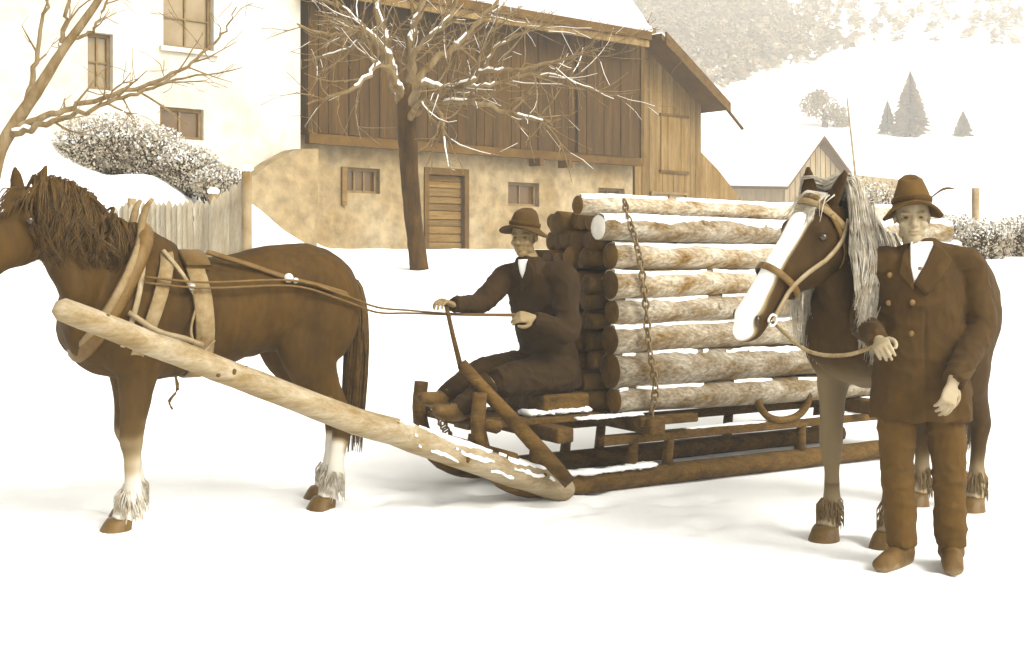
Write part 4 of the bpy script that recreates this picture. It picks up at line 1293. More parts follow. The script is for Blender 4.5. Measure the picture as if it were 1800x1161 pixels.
def ribbon(path, outward, wdt, th):
    """strap lying on a surface: path (n,3), outward unit normals (n,3)"""
    path = np.asarray(path, float); tang = np.gradient(path, axis=0); tang /= np.linalg.norm(tang, axis=1)[:, None]
    outward = np.asarray(outward, float); outward /= np.linalg.norm(outward, axis=1)[:, None]
    sd = np.cross(tang, outward); sd /= np.linalg.norm(sd, axis=1)[:, None]
    n = len(path); V = np.concatenate([path - sd * wdt / 2, path + sd * wdt / 2, path + sd * wdt / 2 * .9 + outward * th, path - sd * wdt / 2 * .9 + outward * th])
    F = []
    for i in range(n - 1):
        for a, b in ((0, 1), (1, 2), (2, 3), (3, 0)):
            F.append((a * n + i, b * n + i, b * n + i + 1, a * n + i + 1))
    F += [(0, n, 2 * n, 3 * n), (n - 1, 4 * n - 1, 3 * n - 1, 2 * n - 1)]
    return MB().add(V, F)


def barrel_band(H, x, wdt, th, off=.014, lean=0.0, a0=0.0, a1=2 * math.pi, n=36, lat=1.05):
    pts, out = [], []
    for a in np.linspace(a0, a1, n):
        xx = x + lean * math.cos(a)
        top, bot, hw = torso_at(xx)
        y, z = (hw * lat + off) * math.sin(a), (top + bot) / 2 + ((top - bot) / 2 + off) * math.cos(a)
        pts.append((xx, y, z)); out.append((0, math.sin(a) / hw, math.cos(a) * 2 / (top - bot)))
    o = np.array(out)
    return ribbon(H.w(pts), np.outer(o[:, 0], H.h) + np.outer(o[:, 1], H.l) + np.outer(o[:, 2], (0, 0, 1)), wdt, th)


def build_harness():
    H = H1
    hn = thing('horse_harness', 'leather harness with collar, hames and girth on the sledge horse', 'harness', H.w((.3, 0, .8)))
    # padded collar round the neck base: an egg-shaped ring leaning back
    n = 40; ring = []
    c = np.array([.565, .02, 1.28]); ax = unit([.87, 0, .48]); upv = unit(np.array([-.48, 0, .87])); sv = np.array([0, 1, 0])
    for a in np.linspace(0, 2 * math.pi, n + 1):
        ring.append(c + upv * .355 * math.cos(a) + sv * (.255 - .03 * math.cos(a)) * math.sin(a))
    MB().tube(H.w(ring), [(.046, .062)] * (n + 1), 12, up=tuple(H.h), cap=False).build('collar', M_LEATHERD, hn)
    for s_ in (1, -1):
        pts = [c + upv * .355 * math.cos(a) + sv * s_ * (.30 - .03 * math.cos(a)) * math.sin(a) + ax * .03 for a in np.linspace(2.9, .45, 12)]
        top = pts[-1]
        pts += [top + [-.01, -s_ * .02, .07], top + [-.03, -s_ * .01, .15], top + [-.06, s_ * .01, .20]]
        MB().tube(H.w(pts), [.022] * 12 + [.022, .018, .012], 8, up=tuple(H.h), res=2).build('hame', M_STRAPT, hn)
        # trace chain strap along the flank to the shaft
        q = [c + sv * s_ * .30 + [-.02, 0, -.10], (.40, s_ * .34, 1.08), (.27, s_ * .352, 1.04), (.17, s_ * .358, 1.0)]
        MB().tube(H.w(q), .014, 6, res=4).build('trace', M_LEATHER, hn)
    # extra slanting straps behind the collar
    barrel_band(H, .42, .075, .012, lean=-.13, a0=-.9, a1=2.2).build('shoulder_strap', M_STRAPT, hn)
    barrel_band(H, .52, .030, .010, lean=-.10, a0=.2, a1=2.0).build('shoulder_strap', M_LEATHER, hn)
    barrel_band(H, .155, .105, .012, lean=.02, lat=1.03).build('girth', M_STRAPT, hn)
    a = barrel_band(H, .155, .14, .03, off=.02, a0=-.7, a1=.7, n=14); a.build('saddle_pad', M_LEATHERD, hn)
    # cross strap from withers to girth, loin strap to the rump
    tq = [(.33, .17, 1.50), (.26, .27, 1.38), (.19, .325, 1.24)]
    ribbon(catmull(H.w(tq), 5), np.tile(H.l + [0, 0, .3], (11, 1)), .022, .01).build('cross_strap', M_LEATHER, hn)
    MB().tube(H.w([(.10, .335, 1.02), (.18, .35, .96), (.23, .345, 1.07), (.20, .34, 1.20)]), .008, 6, res=4).build('buckle_strap', M_STRAPT, hn)
    lq = [(.08, .12, 1.49), (-.12, .23, 1.42), (-.32, .30, 1.345), (-.50, .315, 1.30), (-.68, .28, 1.25), (-.80, .20, 1.20)]
    lq = H.w(lq)
    ribbon(catmull(lq, 5), np.tile(H.l + [0, 0, .45], (26, 1)), .028, .012).build('breeching_strap', M_LEATHERD, hn)
    for x, y, z, r in ((-.32, .318, 1.348, .026), (.22, .325, 1.31, .02), (-.36, .32, 1.333, .016)):
        MB().ball(H.w((x, y, z)), (r, r * .7, r), 10, 7).build('boss', M_BRASS, hn)
    # loose strap ends under the chest
    for dx in (.25, .40):
        MB().tube(H.w([(dx, .12, .83), (dx - .01, .13, .75), (dx + .035, .135, .69), (dx + .02, .14, .645)]), [(.006, .016)] * 4, 6, res=3).build('strap_end', M_LEATHERD, hn)
    return hn


build_harness()
# reins from the terret ring back to the driver's hand
hand_r = P(916, 553, 7.42)
for k, (yo, label) in enumerate(((0.0, 'upper leather rein running from the sledge horse back to the driver'), (.03, 'lower leather rein running from the sledge horse back to the driver'))):
    pts = [H1.w((.46, .30, 1.36 - yo)), H1.w((.15, .352, 1.33 - yo)), H1.w((-.33, .345, 1.335 - yo)), H1.w((-.62, .335, 1.255 - yo)), H1.w((-.87, .27, 1.175 - yo)), P(720, 546 + 160 * yo, 7.3), P(800, 552 + 60 * yo, 7.4), hand_r + [0, 0, -.3 * yo]]
    tag(MB().tube(pts, [(.006, .009)] * len(pts), 6, res=6).build('rein', M_LEATHERD), label, 'rein')


def build_bridle():
    H = H2
    poll, hd, L = poll2, unit(hd2), hl2
    fn = unit(fn2 - hd * np.dot(fn2, hd)); sd = np.cross(hd, fn)
    br = thing('bridle', 'leather bridle with pale brow strap on the white-blazed horse', 'bridle', H.w(poll))
    hs = np.array([(0.0, .10, .075), (.07, .135, .095), (.2, .165, .108), (.34, .158, .104), (.5, .118, .082), (.66, .092, .066), (.8, .083, .062), (.91, .082, .066), (1.0, .035, .036)])
    k = L / .70

    def loop(s, wdt, m, name, off=.010, tilt=0.0, a0=0, a1=2 * math.pi, n=26, ext=0.0):
        pts, out = [], []
        for a in np.linspace(a0, a1, n):
            ss = s + tilt * math.cos(a)
            A = np.interp(ss, hs[:, 0], hs[:, 1]); B = np.interp(ss, hs[:, 0], hs[:, 2])
            c = poll + hd * L * ss - fn * (A * .92 - .02 * math.sin(math.pi * ss))
            d = fn * math.cos(a) * (A * k + off) + sd * math.sin(a) * (B * k + off + ext)
            pts.append(c + d); out.append(fn * math.cos(a) / A + sd * math.sin(a) / B)
        o = np.array(out)
        ribbon(H.w(pts), np.outer(o[:, 0], H.h) + np.outer(o[:, 1], H.l) + np.outer(o[:, 2], (0, 0, 1)), wdt, .008).build(name, m, br)

    loop(.60, .034, M_LEATHERD, 'noseband')
    loop(.115, .032, M_STRAPT, 'browband', a0=-1.75, a1=1.75)
    loop(.17, .026, M_LEATHERD, 'throat_lash', tilt=-.10)
    for s_ in (1, -1):
        pts, out = [], []
        for ss in np.linspace(.06, .84, 14):
            A = np.interp(ss, hs[:, 0], hs[:, 1]); B = np.interp(ss, hs[:, 0], hs[:, 2])
            c = poll + hd * L * ss - fn * (A * .92 - .02 * math.sin(math.pi * ss))
            a = 1.62 if ss < .6 else 1.62 + (ss - .6) * 1.5
            pts.append(c + fn * math.cos(a) * (A * k + .012) + s_ * sd * math.sin(a) * (B * k + .016)); out.append(s_ * sd)
        o = np.array(out)
        ribbon(H.w(pts), np.outer(o[:, 0], H.h) + np.outer(o[:, 1], H.l) + np.outer(o[:, 2], (0, 0, 1)), .024, .007).build('cheek_strap', M_LEATHER, br)
        c = poll + hd * L * .84 - fn * .10 + s_ * sd * .085
        a = np.linspace(0, 2 * math.pi, 15)
        MB().tube(H.w(np.array([c + fn * math.cos(q) * .026 + hd * math.sin(q) * .026 for q in a])), .006, 6, cap=False).build('bit_ring', M_BRASS, br)
    return H.w(poll + hd * L * .80 - fn * .19)


chin = build_bridle()


# ------------------------------------------------------------------ people
def frame_for(face):
    f = unit([face[0], face[1], face[2] if len(face) > 2 else 0]); r = unit(np.cross(f, (0, 0, 1))); u = np.cross(r, f)
    return f, r, u            # facing, person's right... (cross gives the right hand side), up


def head_mb(c, face):
    """c: centre of the skull; returns shapes for one head, chin to crown 0.235"""
    f, r, u = frame_for(face); ax = [f, r, u]
    q = lambda a, b, d: c + f * a + r * b + u * d
    mb = MB()
    mb.ball(q(-.012, 0, .030), (.098, .077, .092), 22, 16, ax)
    mb.ball(q(.020, 0, -.035), (.072, .060, .072), 18, 12, ax)
    mb.ball(q(.045, 0, -.092), (.034, .036, .027), 12, 9, ax)          # chin
    for s in (-1, 1):
        mb.ball(q(.056, s * .036, -.030), (.030, .028, .026), 12, 8, ax)   # cheek
        mb.ball(q(.074, s * .030, .020), (.016, .030, .010), 10, 7, ax)    # brow ridge
        mb.ball(q(.004, s * .044, -.072), (.040, .018, .022), 10, 8, ax)   # jaw corner
        mb.ball(q(-.010, s * .076, -.004), (.017, .008, .027), 10, 8, ax)  # ear
        mb.ball(q(.090, s * .010, -.034), (.012, .010, .008), 8, 6, ax)    # nostril wing
    mb.tube([q(.080, 0, .016), q(.094, 0, -.008), q(.108, 0, -.028), q(.094, 0, -.038)], [.010, .011, .014, .010], 10, up=f, res=3, round_ends=True)
    mb.ball(q(.083, 0, -.058), (.014, .024, .008), 12, 8, ax)          # upper lip
    mb.ball(q(.081, 0, -.073), (.014, .021, .008), 12, 8, ax)          # lower lip
    return mb, q


def hand_mb(wrist, d, n, side, curl=.5, size=1.0):
    """d: hand direction, n: back-of-hand normal, side: +1/-1 puts the thumb"""
    d = unit(d); n = unit(np.asarray(n, float) - d * np.dot(n, d)); s = np.cross(d, n) * side
    mb = MB(); k = size
    mb.tube([wrist - d * .05, wrist, wrist + d * .035 * k, wrist + d * .085 * k], [(.021, .027), (.019, .027), (.017, .038 * k), (.015, .040 * k)], 14, up=n, res=3, round_ends=True)
    for i, (off, L) in enumerate(((.031, .070), (.0105, .080), (-.0105, .074), (-.031, .058))):
        b = wrist + d * (.082 - .004 * abs(i - 1)) * k + s * off * k
        p = [b - d * .02]; ang = curl * (.35 + .12 * i * .3)
        p.append(b); dd = d
        for j, fr in enumerate((.45, .32, .23)):
            a = curl * (.55 + .45 * j) + .05 * i
            dd = unit(d * math.cos(a) - n * math.sin(a))
            p.append(p[-1] + dd * L * fr * k)
        mb.tube(p, [.0100, .0100, .0092, .0085, .0070], 9, up=n + s * .1, res=2, round_ends=True)
    t0 = wrist + d * .022 * k + s * .026 * k
    p = [t0 - s * .012, t0 + s * .014 - n * .004, t0 + s * .030 + d * .024 - n * .014, t0 + s * .030 + d * .050 - n * .024, t0 + s * .022 + d * .070 - n * .030]
    mb.tube(p, [.014, .0135, .012, .0105, .008], 9, up=n, res=2, round_ends=True)
    return mb


def mesh_join(meshes, name):
    V, F, n = [], [], 0
    A = []
    for me in meshes:
        v = co(me); V.append(v)
        for p in me.polygons:
            F.append(tuple(i + n for i in p.vertices))
        n += len(v)
    out = bpy.data.meshes.new(name); out.from_pydata(np.vstack(V).tolist(), [], F)
    out.polygons.foreach_set('use_smooth', np.ones(len(out.polygons), bool)); out.update()
    return out


def cloth(mb, root, name, m, folds, voxel=.0095, it=6, amp=.008, seed=0.0):
    me = fuse(mb, voxel, it, name)
    v = co(me); nn = normals(me)
    wv = v + .05 * np.stack([fnoise(v, 4, seed + 7), fnoise(v, 4, seed + 9), fnoise(v, 4, seed + 11)], 1)
    rg = 1 - np.abs(fnoise(wv * np.array([1, 1, 1.9]), 5.5, seed)) * 2.6
    rg2 = 1 - np.abs(fnoise(wv * np.array([1.6, 1.6, .7]), 11, seed + 3)) * 2.6
    d = amp * .9 * np.clip(rg, -.2, 1) ** 2 + amp * .45 * np.clip(rg2, -.2, 1) ** 2 + amp * .2 * fnoise(v, 30, seed + 4) - amp * .5
    if folds is not None:
        d = d + folds(v)
    set_co(me, v + nn * d[:, None] - np.asarray(root.location))
    return link(name, me, m, root)


def hat_mesh(c, face, rx=.150, droop=.035, crown_h=.125, peak=.0, tilt=0.0, cr=.088, brim_front=.0):
    f, r, u = frame_for(face)
    if tilt: u = unit(u + r * tilt); r = unit(np.cross(f, u)); f = np.cross(u, r)
    n = 36
    prof = [(.86 * cr, -.006, 0), (1.1 * cr, -.010, .2), (rx * .96, -.006, 1), (rx, .0, 1), (rx * .97, .006, 1), (1.12 * cr, .006, .2), (1.02 * cr, .012, 0), (.96 * cr, .05, 0), (.86 * cr, .09, 0), (.70 * cr, crown_h - .012, 0), (.45 * cr, crown_h, 0), (.12 * cr, crown_h - .012, 0)]
    V = []
    for k, (R_, z, w) in enumerate(prof):
        for a in np.arange(n) * 2 * math.pi / n:
            fx, rx_ = math.cos(a), math.sin(a)
            z2 = z - w * droop * rx_ * rx_ + w * .012 * fx * (fx < 0) - w * brim_front * max(fx, 0) ** 2
            el = 1.18 if k < 7 else 1.16
            if k >= 8:  # pinched crown
                z2 += peak * fx * (1 if k >= 9 else .5); 
            V.append(c + f * fx * R_ * el + r * rx_ * R_ * (1 if k < 8 else .92) + u * z2)
    V.append(c + u * (crown_h - .018))
    F = [(i * n + k, i * n + (k + 1) % n, (i + 1) * n + (k + 1) % n, (i + 1) * n + k) for i in range(len(prof) - 1) for k in range(n)]
    L = (len(prof) - 1) * n
    F += [(L + k, L + (k + 1) % n, len(V) - 1) for k in range(n)] + [tuple(reversed(range(n)))]
    band = []
    a = np.linspace(0, 2 * math.pi, 33)
    bp = [c + f * math.cos(q) * 1.05 * cr * 1.16 + r * math.sin(q) * 1.05 * cr + u * .024 for q in a]
    return MB().add(V, F), MB().tube(bp, [(.014, .005)] * 33, 8, up=u, cap=False), (f, r, u)


def person(label, base, J, skin, coat_m, trous_m, hat_m, hat_kw, coat_rings, sleeves, trousers, shoes, hands, shirt, seedv=0.0, buttons=(), lapels=(), band_m=None, feather=None, mustache=False, shade=None, extra_coat=None, folds=None):
    root = thing('person', label, 'person', base)
    f, r, u = frame_for(J['face'])
    # body: torso, limbs and neck as one skin, finer head and hands grown into the same mesh
    mb = MB()
    mb.tube([J['pelvis'] - [0, 0, .08], J['pelvis'], (J['pelvis'] + J['chest']) / 2, J['chest'], J['neck']], [(.10, .14), (.115, .155), (.105, .145), (.11, .175), (.065, .08)], 18, up=J['front'], res=4, round_ends=True)
    mb.tube([J['neck'] - [0, 0, .04], J['neck'] + [0, 0, .03], J['head'] - u * .05], [.062, .056, .052], 14, res=3, round_ends=True)
    for s in 'LR':
        mb.tube([J['chest'] + [0, 0, .03], J['sh' + s], (J['sh' + s] + J['el' + s]) / 2, J['el' + s], (J['el' + s] * .6 + J['wr' + s] * .4), J['wr' + s]], [.06, .058, .048, .040, .040, .026], 12, up=(.1, .9, .3), res=4, round_ends=True)
        mb.tube([J['pelvis'], J['hip' + s], (J['hip' + s] + J['kn' + s]) / 2, J['kn' + s], (J['kn' + s] * .6 + J['an' + s] * .4), J['an' + s]], [.10, .09, .075, .055, .055, .038], 14, up=J['front'], res=4, round_ends=True)
        mb.tube([J['an' + s] - [0, 0, .02], J['an' + s] * .4 + J['toe' + s] * .6 - [0, 0, .025], J['toe' + s] - [0, 0, .01]], [.030, .018, .012], 10, res=3)
    me1 = fuse(mb, .012, 4)
    hm, q = head_mb(J['head'], J['face']); hm.tube([J['head'] - u * .06 - f * .01, J['neck']], [.050, .055], 14)
    me2 = fuse(hm, .0045, 3)
    parts = [me1, me2] + [fuse(h, .0042, 2) for h in hands]
    body = mesh_join(parts, 'body')
    v = co(body)
    d = v - J['head']; a, b, c = d @ f, d @ r, d @ u
    ear = (np.abs(b) > .0705) & (a < .014) & (a > -.032) & (c > -.045) & (c < .03)
    hair = np.maximum(smooth(.004, -.014, a) * smooth(-.085, -.055, c), smooth(.030, .018, a) * smooth(.052, .060, np.abs(b)) * smooth(-.035, -.015, c)) * .9 * np.where(ear, .15, 1)
    brow = np.exp(-((c - .022) / .006) ** 2) * smooth(.010, .016, np.abs(b)) * smooth(.052, .044, np.abs(b)) * (a > .05) * .75
    sock = np.exp(-(((c - .002) / .011) ** 2 + ((np.abs(b) - .031) / .017) ** 2)) * (a > .045) * .62  # eye socket shading put into the skin tone
    mouth = np.exp(-((c + .0655) / .0035) ** 2) * smooth(.028, .020, np.abs(b)) * (a > .05) * .8
    mus = np.exp(-(((c + .050) / .009) ** 2)) * smooth(.036, .024, np.abs(b)) * (a > .055) * .9 if mustache else 0
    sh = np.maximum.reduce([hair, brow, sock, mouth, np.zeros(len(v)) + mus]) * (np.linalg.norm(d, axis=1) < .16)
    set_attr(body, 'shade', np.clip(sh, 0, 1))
    set_co(body, v - np.asarray(root.location))
    link('body', body, skin, root)
    for s in (-1, 1):
        MB().ball(q(.0675, s * .031, .001), (.012, .013, .0055), 12, 8, [f, r, u]).build('eye', M_EYE, root)
    # clothes
    tr = MB()
    for pth, rad in trousers:
        tr.tube(pth, rad, 16, up=J['front'], res=4)
    cloth(tr, root, 'trousers', trous_m, None, amp=.009, seed=seedv)
    ct = MB()
    ct.tube([c_ for c_, _ in coat_rings], [r_ for _, r_ in coat_rings], 26, up=J['front'], res=4)
    for pth, rad in sleeves:
        ct.tube(pth, rad, 16, up=(.1, .9, .3), res=4)
    if extra_coat:
        for pth, rad in extra_coat:
            ct.tube(pth, rad, 16, up=J['front'], res=4, round_ends=True)
    coat = cloth(ct, root, 'coat', coat_m, folds, amp=.009, seed=seedv + 5)
    for sh_ in shoes:
        sb = MB()
        for pth, rad in sh_:
            sb.tube(pth, rad, 14, res=3, round_ends=True, up=(0, 0, 1) if abs(pth[0][2] - pth[-1][2]) < .1 else J['front'])
        me = fuse(sb, .009, 3); vv = co(me)
        zmin = vv[:, 2].min()
        set_attr(me, 'pale', .3 * smooth(zmin + .06, zmin, vv[:, 2] + .03 * fnoise(vv, 14)))
        set_co(me, vv - np.asarray(root.location)); link('boot', me, M_BOOT, root)
    hm_, bandm, (hf, hr, hu) = hat_mesh(**hat_kw)
    ho = hm_.build('hat', hat_m, root)
    bandm.build('hat_band', band_m or hat_m, ho, root.location)
    if feather:
        MB().tube(feather, [.003, .004, .006, .005, .002], 7, res=3).build('feather', M_HAIRD, ho, root.location)
    return root, coat


def surf_panel(coat, root, pts2d, front, right, centre, th, m, name, off=.004, depth=.5, nsub=6):
    """flat garment piece (lapel, shirt front, pocket) laid on the coat by casting onto it from the front; pts2d: outline (x to the viewer's right, z) around centre"""
    from mathutils.bvhtree import BVHTree
    me = coat.data
    bv = BVHTree.FromPolygons([v.co[:] for v in me.vertices], [p.vertices[:] for p in me.polygons])
    rl = np.asarray(root.location)
    pts = np.array(pts2d, float)
    c2 = pts.mean(0)
    rings = []
    for k in range(nsub + 1):
        rings.append(c2 + (pts - c2) * (k / nsub))
    # densify the outline
    dens = 4
    V = []; n = len(pts) * dens
    for rg in rings:
        nx = np.roll(rg, -1, 0)
        for i in range(len(rg)):
            for j in range(dens):
                q = rg[i] * (1 - j / dens) + nx[i] * (j / dens)
                w = centre + right * q[0] + np.array([0, 0, q[1]])
                o = Vector(w + front * depth - rl)
                hit = bv.ray_cast(o, Vector(-front))
                h = np.array(hit[0]) + rl if hit[0] is not None else w + front * .1
                V.append(h + front * off)
    V = np.array(V); N = len(V)
    back = V - front * (off + .012)
    lift = V + front * th
    F = []
    for k in range(nsub):
        for i in range(n):
            a, b = k * n + i, k * n + (i + 1) % n
            F.append((a, b, b + n, a + n))
    k = nsub * n
    F += [(k + i, k + (i + 1) % n, N + k + (i + 1) % n, N + k + i) for i in range(n)]
    return MB().add(np.vstack([lift, back]), F).build(name, m, root)


# --- the man standing by the blazed horse
fr = unit([-.17, -.985, 0]); rt = unit(np.cross((0, 0, 1), fr))     # rt: toward the viewer's right
rt = np.array([-fr[1], fr[0], 0]); rt = rt if rt[0] > 0 else -rt
bx = np.array([1.90, 5.75, 0.0])
V3 = lambda a, b, z: bx + rt * a + fr * b + np.array([0, 0, z])
hl_ = P(1662, 700, 5.62); 
J = dict(face=[-.22, -.97, -.02], front=fr, pelvis=V3(.0, 0, .93), chest=V3(.0, 0, 1.32), neck=V3(-.02, .01, 1.475), head=P(1607, 383, 5.70) + np.array([0, .03, 0]))
J['shR'] = V3(-.187, 0, 1.425); J['shL'] = V3(.20, 0, 1.42)          # R = his right (viewer's left)
J['elR'] = V3(-.25, -.10, 1.14); J['wrR'] = P(1546, 600, 5.50)
J['elL'] = V3(.272, .01, 1.12); J['wrL'] = P(1674, 676, 5.44)
J['hipR'] = V3(-.10, 0, .90); J['hipL'] = V3(.10, 0, .90)
J['knR'] = V3(-.11, .02, .50); J['anR'] = P(1585, 965, 5.76); J['toeR'] = P(1548, 1004, 5.62)
J['knL'] = V3(.12, .02, .50); J['anL'] = P(1672, 965, 5.76); J['toeL'] = P(1676, 1022, 5.57)
for k_ in ('toeR', 'toeL'): J[k_][2] = .045
for k_ in ('anR', 'anL'): J[k_][2] = .12
hands = [hand_mb(J['wrL'], P(1660, 735, 5.40) - J['wrL'], fr * .8 + rt * .4, -1, curl=.85, size=1.02),
         hand_mb(J['wrR'], J['wrR'] - J['elR'] + np.array([-.03, 0, -.02]), np.array([-.5, -.2, .8]), -1, curl=1.45)]
coat_r = [(V3(.0, 0, .690), (.16, .236)), (V3(.0, 0, .80), (.16, .23)), (V3(0, 0, .95), (.15, .213)), (V3(0, 0, 1.10), (.14, .197)), (V3(0, 0, 1.25), (.14, .207)), (V3(0, 0, 1.37), (.13, .214)), (V3(0, 0, 1.44), (.102, .178)), (V3(-.01, -.005, 1.49), (.080, .105)), (V3(-.015, -.01, 1.515), (.072, .085))]
slv = [([J['chest'] + [0, 0, .06], J['shR'] + [0, 0, -.01], J['shR'] * .5 + J['elR'] * .5, J['elR'], J['elR'] * .5 + J['wrR'] * .5, J['wrR'] - unit(J['wrR'] - J['elR']) * .015], [.08, .084, .074, .066, .060, .050]),
       ([J['chest'] + [0, 0, .06], J['shL'] + [0, 0, -.01], J['shL'] * .5 + J['elL'] * .5, J['elL'], J['elL'] * .5 + J['wrL'] * .5, J['wrL'] - unit(J['wrL'] - J['elL']) * .015], [.08, .086, .076, .068, .062, .054])]
trz = [([V3(-.06, 0, .98), J['hipR'] + [0, 0, -.02], J['hipR'] * .5 + J['knR'] * .5, J['knR'], J['knR'] * .5 + J['anR'] * .5, J['anR'] + [0, 0, -.02]], [.13, .108, .092, .080, .075, .072]),
       ([V3(.06, 0, .98), J['hipL'] + [0, 0, -.02], J['hipL'] * .5 + J['knL'] * .5, J['knL'], J['knL'] * .5 + J['anL'] * .5, J['anL'] + [0, 0, -.02]], [.13, .108, .092, .080, .074, .070])]
shoes = []
for s in 'RL':
    heel = J['an' + s] - unit((J['toe' + s] - J['an' + s]) * [1, 1, 0]) * .05; heel[2] = .045
    shoes.append([([heel, (heel + J['toe' + s]) / 2 + [0, 0, .008], J['toe' + s] + [0, 0, -.006]], [(.042, .042), (.054, .050), (.034, .046)]), ([J['an' + s] + [0, 0, .06], J['an' + s] + [0, 0, -.06]], [.056, .062])])


def folds_stand(v):
    z = v[:, 2]; x = (v - bx) @ rt
    return .006 * np.sin(x * 55 + 3 * np.sin(z * 6)) * smooth(1.0, .72, z) - .008 * np.exp(-(x / .006) ** 2) * ((v - bx) @ fr > .05) * (z < 1.2)


hc = J['head'] + np.array([0, 0, .056]) + fr * .0
hatk = dict(c=hc, face=[-.22, -.97, .10], rx=.135, droop=.055, crown_h=.135, peak=-.02, tilt=0.05, cr=.083, brim_front=-.0)
fth = [hc + rt * .085 + np.array([0, 0, .035]) - fr * .02, hc + rt * .115 + np.array([0, 0, .062]), hc + rt * .14 + np.array([0, 0, .076]), hc + rt * .165 + np.array([0, 0, .080]), hc + rt * .19 + np.array([0, 0, .076])]
man, coat = person('man in a dark double-breasted coat and feathered alpine hat standing in the snow', (bx[0], bx[1], 0), J, M_SKIN, M_COAT, M_TROUS, M_HAT, hatk, coat_r, slv, trz, shoes, hands, None,
                   seedv=1.0, band_m=M_HAT2, feather=fth, folds=folds_stand)
cz = V3(0, 0, 0)
surf_panel(coat, man, [(-.055, 1.515), (-.062, 1.40), (-.050, 1.325), (-.015, 1.385), (.045, 1.475), (.045, 1.515)], fr, rt, cz, .004, M_SHIRT, 'shirt', off=.006)
surf_panel(coat, man, [(-.066, 1.505), (-.10, 1.44), (-.115, 1.37), (-.055, 1.29), (-.052, 1.33), (-.062, 1.40)], fr, rt, cz, .012, M_COAT, 'lapel', off=.010)
surf_panel(coat, man, [(.050, 1.51), (.085, 1.49), (.125, 1.43), (.10, 1.39), (.005, 1.27), (-.050, 1.325), (-.012, 1.385)], fr, rt, cz, .012, M_COAT, 'lapel', off=.010)
surf_panel(coat, man, [(.09, .93), (.20, .95), (.20, .91), (.09, .89)], fr, rt, cz, .006, M_COAT, 'pocket_flap', off=.006)
from mathutils.bvhtree import BVHTree
_bv = BVHTree.FromPolygons([v.co[:] for v in coat.data.vertices], [p.vertices[:] for p in coat.data.polygons])
for (px, py) in ((1564, 484), (1618, 474), (1562, 533), (1604, 532), (1602, 587)):
    o = cam.location; t = P(px, py, 5.6)
    d = unit(t - np.array([0, 0, CAMZ]))
    h = _bv.ray_cast(Vector(np.array([0, 0, CAMZ]) - np.asarray(man.location)), Vector(d))
    if h[0] is not None:
        p = np.array(h[0]) + np.asarray(man.location)
        MB().ball(p - d * .004, (.014, .007, .014), 10, 6).build('button', M_BUTTON, man)

# lead rope from the bridle to his hand
lr = [chin, chin * .7 + J['wrR'] * .3 + np.array([0, -.05, -.10]), chin * .35 + J['wrR'] * .65 + np.array([0, -.06, -.09]), J['wrR'] + unit(J['wrR'] - J['elR']) * .05]
tag(MB().tube(lr, .009, 6, res=6).build('lead_rope', M_ROPE), 'lead rope hanging from the bridle to the standing man\'s hand', 'rope')

# --- the driver seated at the head of the load
fr2 = unit([-.62, -.78, 0]); rt2 = np.array([-fr2[1], fr2[0], 0])
if rt2[0] < 0: rt2 = -rt2
pel = S(.42, .40, .72)
D = dict(face=[-.40, -.91, -.03], front=fr2, pelvis=pel)
D['neck'] = P(930, 462, 7.62); D['chest'] = pel * .32 + D['neck'] * .68
D['head'] = P(922, 418, 7.60)
D['shR'] = P(893, 488, 7.70); D['shL'] = P(990, 484, 7.54)
D['elR'] = P(842, 535, 7.55); D['wrR'] = P(796, 536, 7.34)
D['elL'] = P(1000, 586, 7.45); D['wrL'] = P(938, 560, 7.36)
D['hipR'] = pel - rt2 * .10 + fr2 * .03; D['hipL'] = pel + rt2 * .10 + fr2 * .03
D['knR'] = P(852, 648, 7.55); D['anR'] = P(778, 698, 7.42); D['toeR'] = P(742, 700, 7.30)
D['knL'] = P(872, 668, 7.36); D['anL'] = P(802, 722, 7.26); D['toeL'] = P(768, 722, 7.16)
hands2 = [hand_mb(D['wrR'], P(776, 528, 7.28) - D['wrR'], np.array([-.2, -.3, 1.0]), 1, curl=1.2), hand_mb(D['wrL'], P(908, 556, 7.33) - D['wrL'], np.array([.1, -.8, .6]), -1, curl=1.1)]
coat_d = [(pel - [0, 0, .10], (.16, .20)), (pel, (.165, .20)), (pel * .66 + D['chest'] * .34, (.15, .19)), (pel * .3 + D['chest'] * .7, (.140, .19)), (D['chest'], (.13, .20)), (D['chest'] * .45 + D['neck'] * .55, (.11, .185)), (D['neck'] + [0, 0, -.005], (.085, .11)), (D['neck'] + [0, 0, .035], (.068, .075))]
mid_ = lambda a, b, s=.5: a * (1 - s) + b * s
slv2 = [([mid_(D['chest'], D['neck']), D['shR'], mid_(D['shR'], D['elR']), D['elR'], mid_(D['elR'], D['wrR']), D['wrR']], [.08, .088, .078, .068, .060, .048]),
        ([mid_(D['chest'], D['neck']), D['shL'], mid_(D['shL'], D['elL']), D['elL'], mid_(D['elL'], D['wrL']), D['wrL']], [.08, .092, .082, .074, .064, .050])]
trz2 = []
for s in 'RL':
    trz2.append(([pel, D['hip' + s], mid_(D['hip' + s], D['kn' + s]), D['kn' + s], mid_(D['kn' + s], D['an' + s]), D['an' + s]], [.13, .11, .092, .078, .070, .060]))
skirt = [([D['hipR'], mid_(D['hipR'], D['knR'], .55), mid_(D['hipR'], D['knR'], .95) + [0, 0, -.02]], [.14, .115, .095]), ([D['hipL'], mid_(D['hipL'], D['knL'], .55), mid_(D['hipL'], D['knL'], .95) + [0, 0, -.02]], [.14, .115, .095])]
shoes2 = []
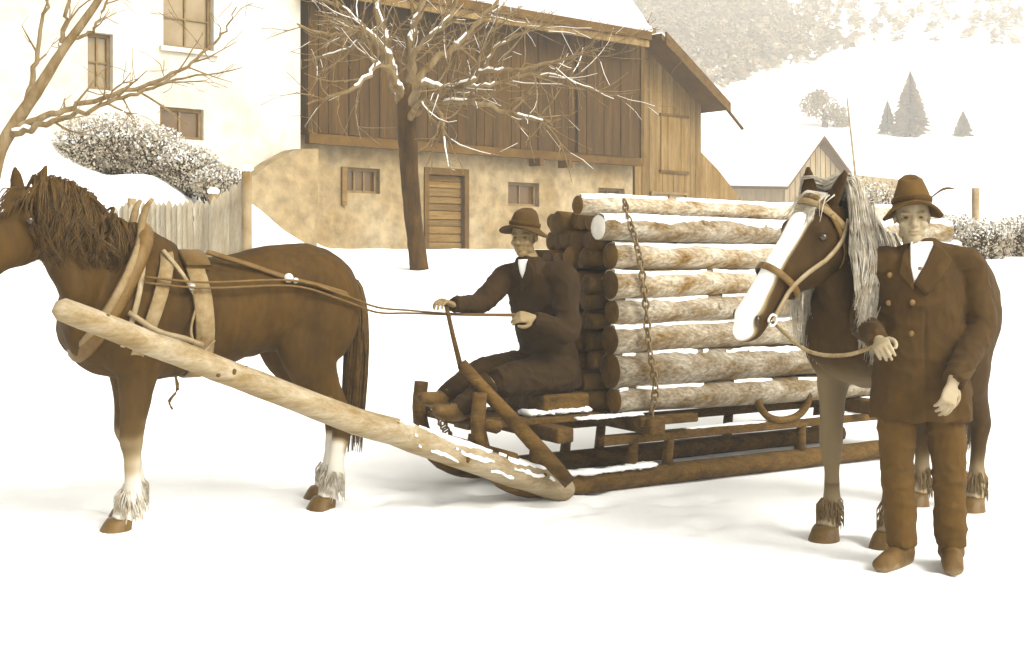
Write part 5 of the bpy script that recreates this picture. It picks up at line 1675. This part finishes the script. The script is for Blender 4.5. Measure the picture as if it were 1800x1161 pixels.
for s in 'RL':
    dr = unit(D['toe' + s] - D['an' + s])
    shoes2.append([([D['an' + s] - dr * .05 + [0, 0, -.02], mid_(D['an' + s], D['toe' + s]) + [0, 0, -.012], D['toe' + s]], [(.050, .042), (.048, .048), (.036, .045)]), ([mid_(D['kn' + s], D['an' + s], .72), D['an' + s]], [.060, .055])])
hc2 = D['head'] + np.array([0, 0, .058])
driver, dcoat = person('bearded-looking driver in a dark coat and felt hat seated before the logs', (pel[0], pel[1], 0), D, M_SKIN2, M_COAT2, M_COAT2, M_HAT2, dict(c=hc2, face=[-.40, -.91, .05], rx=.150, droop=.040, crown_h=.12, peak=-.01, tilt=-.10, cr=.088),
                       coat_d, slv2, trz2, shoes2, hands2, None, seedv=4.0, mustache=True, extra_coat=skirt)
driver['label'] = 'driver in a dark coat and felt hat seated on the sledge before the logs'
fv = unit([-.40, -.91, 0]); rv = np.array([-fv[1], fv[0], 0]); rv = rv if rv[0] > 0 else -rv
cz2 = D['neck'] * [1, 1, 0]
zn = D['neck'][2]
surf_panel(dcoat, driver, [(-.040, zn + .02), (-.028, zn - .06), (-.008, zn - .10), (.012, zn - .05), (.028, zn + .02)], fv, rv, cz2, .004, M_SHIRT, 'shirt', off=.006)
surf_panel(dcoat, driver, [(-.045, zn + .02), (-.085, zn - .05), (-.07, zn - .12), (-.012, zn - .17), (-.012, zn - .10), (-.032, zn - .06)], fv, rv, cz2, .012, M_COAT2, 'lapel', off=.009)
surf_panel(dcoat, driver, [(.032, zn + .02), (.075, zn - .04), (.075, zn - .11), (-.008, zn - .17), (-.006, zn - .10), (.016, zn - .05)], fv, rv, cz2, .012, M_COAT2, 'lapel', off=.009)

# ------------------------------------------------------------------ winter haze
hz = MB().box((-215, -125, -1.5), (215, 274, 74)).mesh('haze', smooth_shade=False)
hm = bpy.data.materials.new('haze'); hm.use_nodes = True
hn_ = hm.node_tree; hn_.nodes.clear()
ho_ = hn_.nodes.new('ShaderNodeOutputMaterial'); hv = hn_.nodes.new('ShaderNodeVolumePrincipled')
hv.inputs['Color'].default_value = (1.0, .985, .95, 1); hv.inputs['Density'].default_value = 0.0026; hv.inputs['Anisotropy'].default_value = 0.2
hn_.links.new(hv.outputs[0], ho_.inputs['Volume'])
hz_o = link('haze', hz, hm)
hz_o['kind'] = 'stuff'; hz_o['label'] = 'thin pale winter haze over the valley'; hz_o['category'] = 'haze'
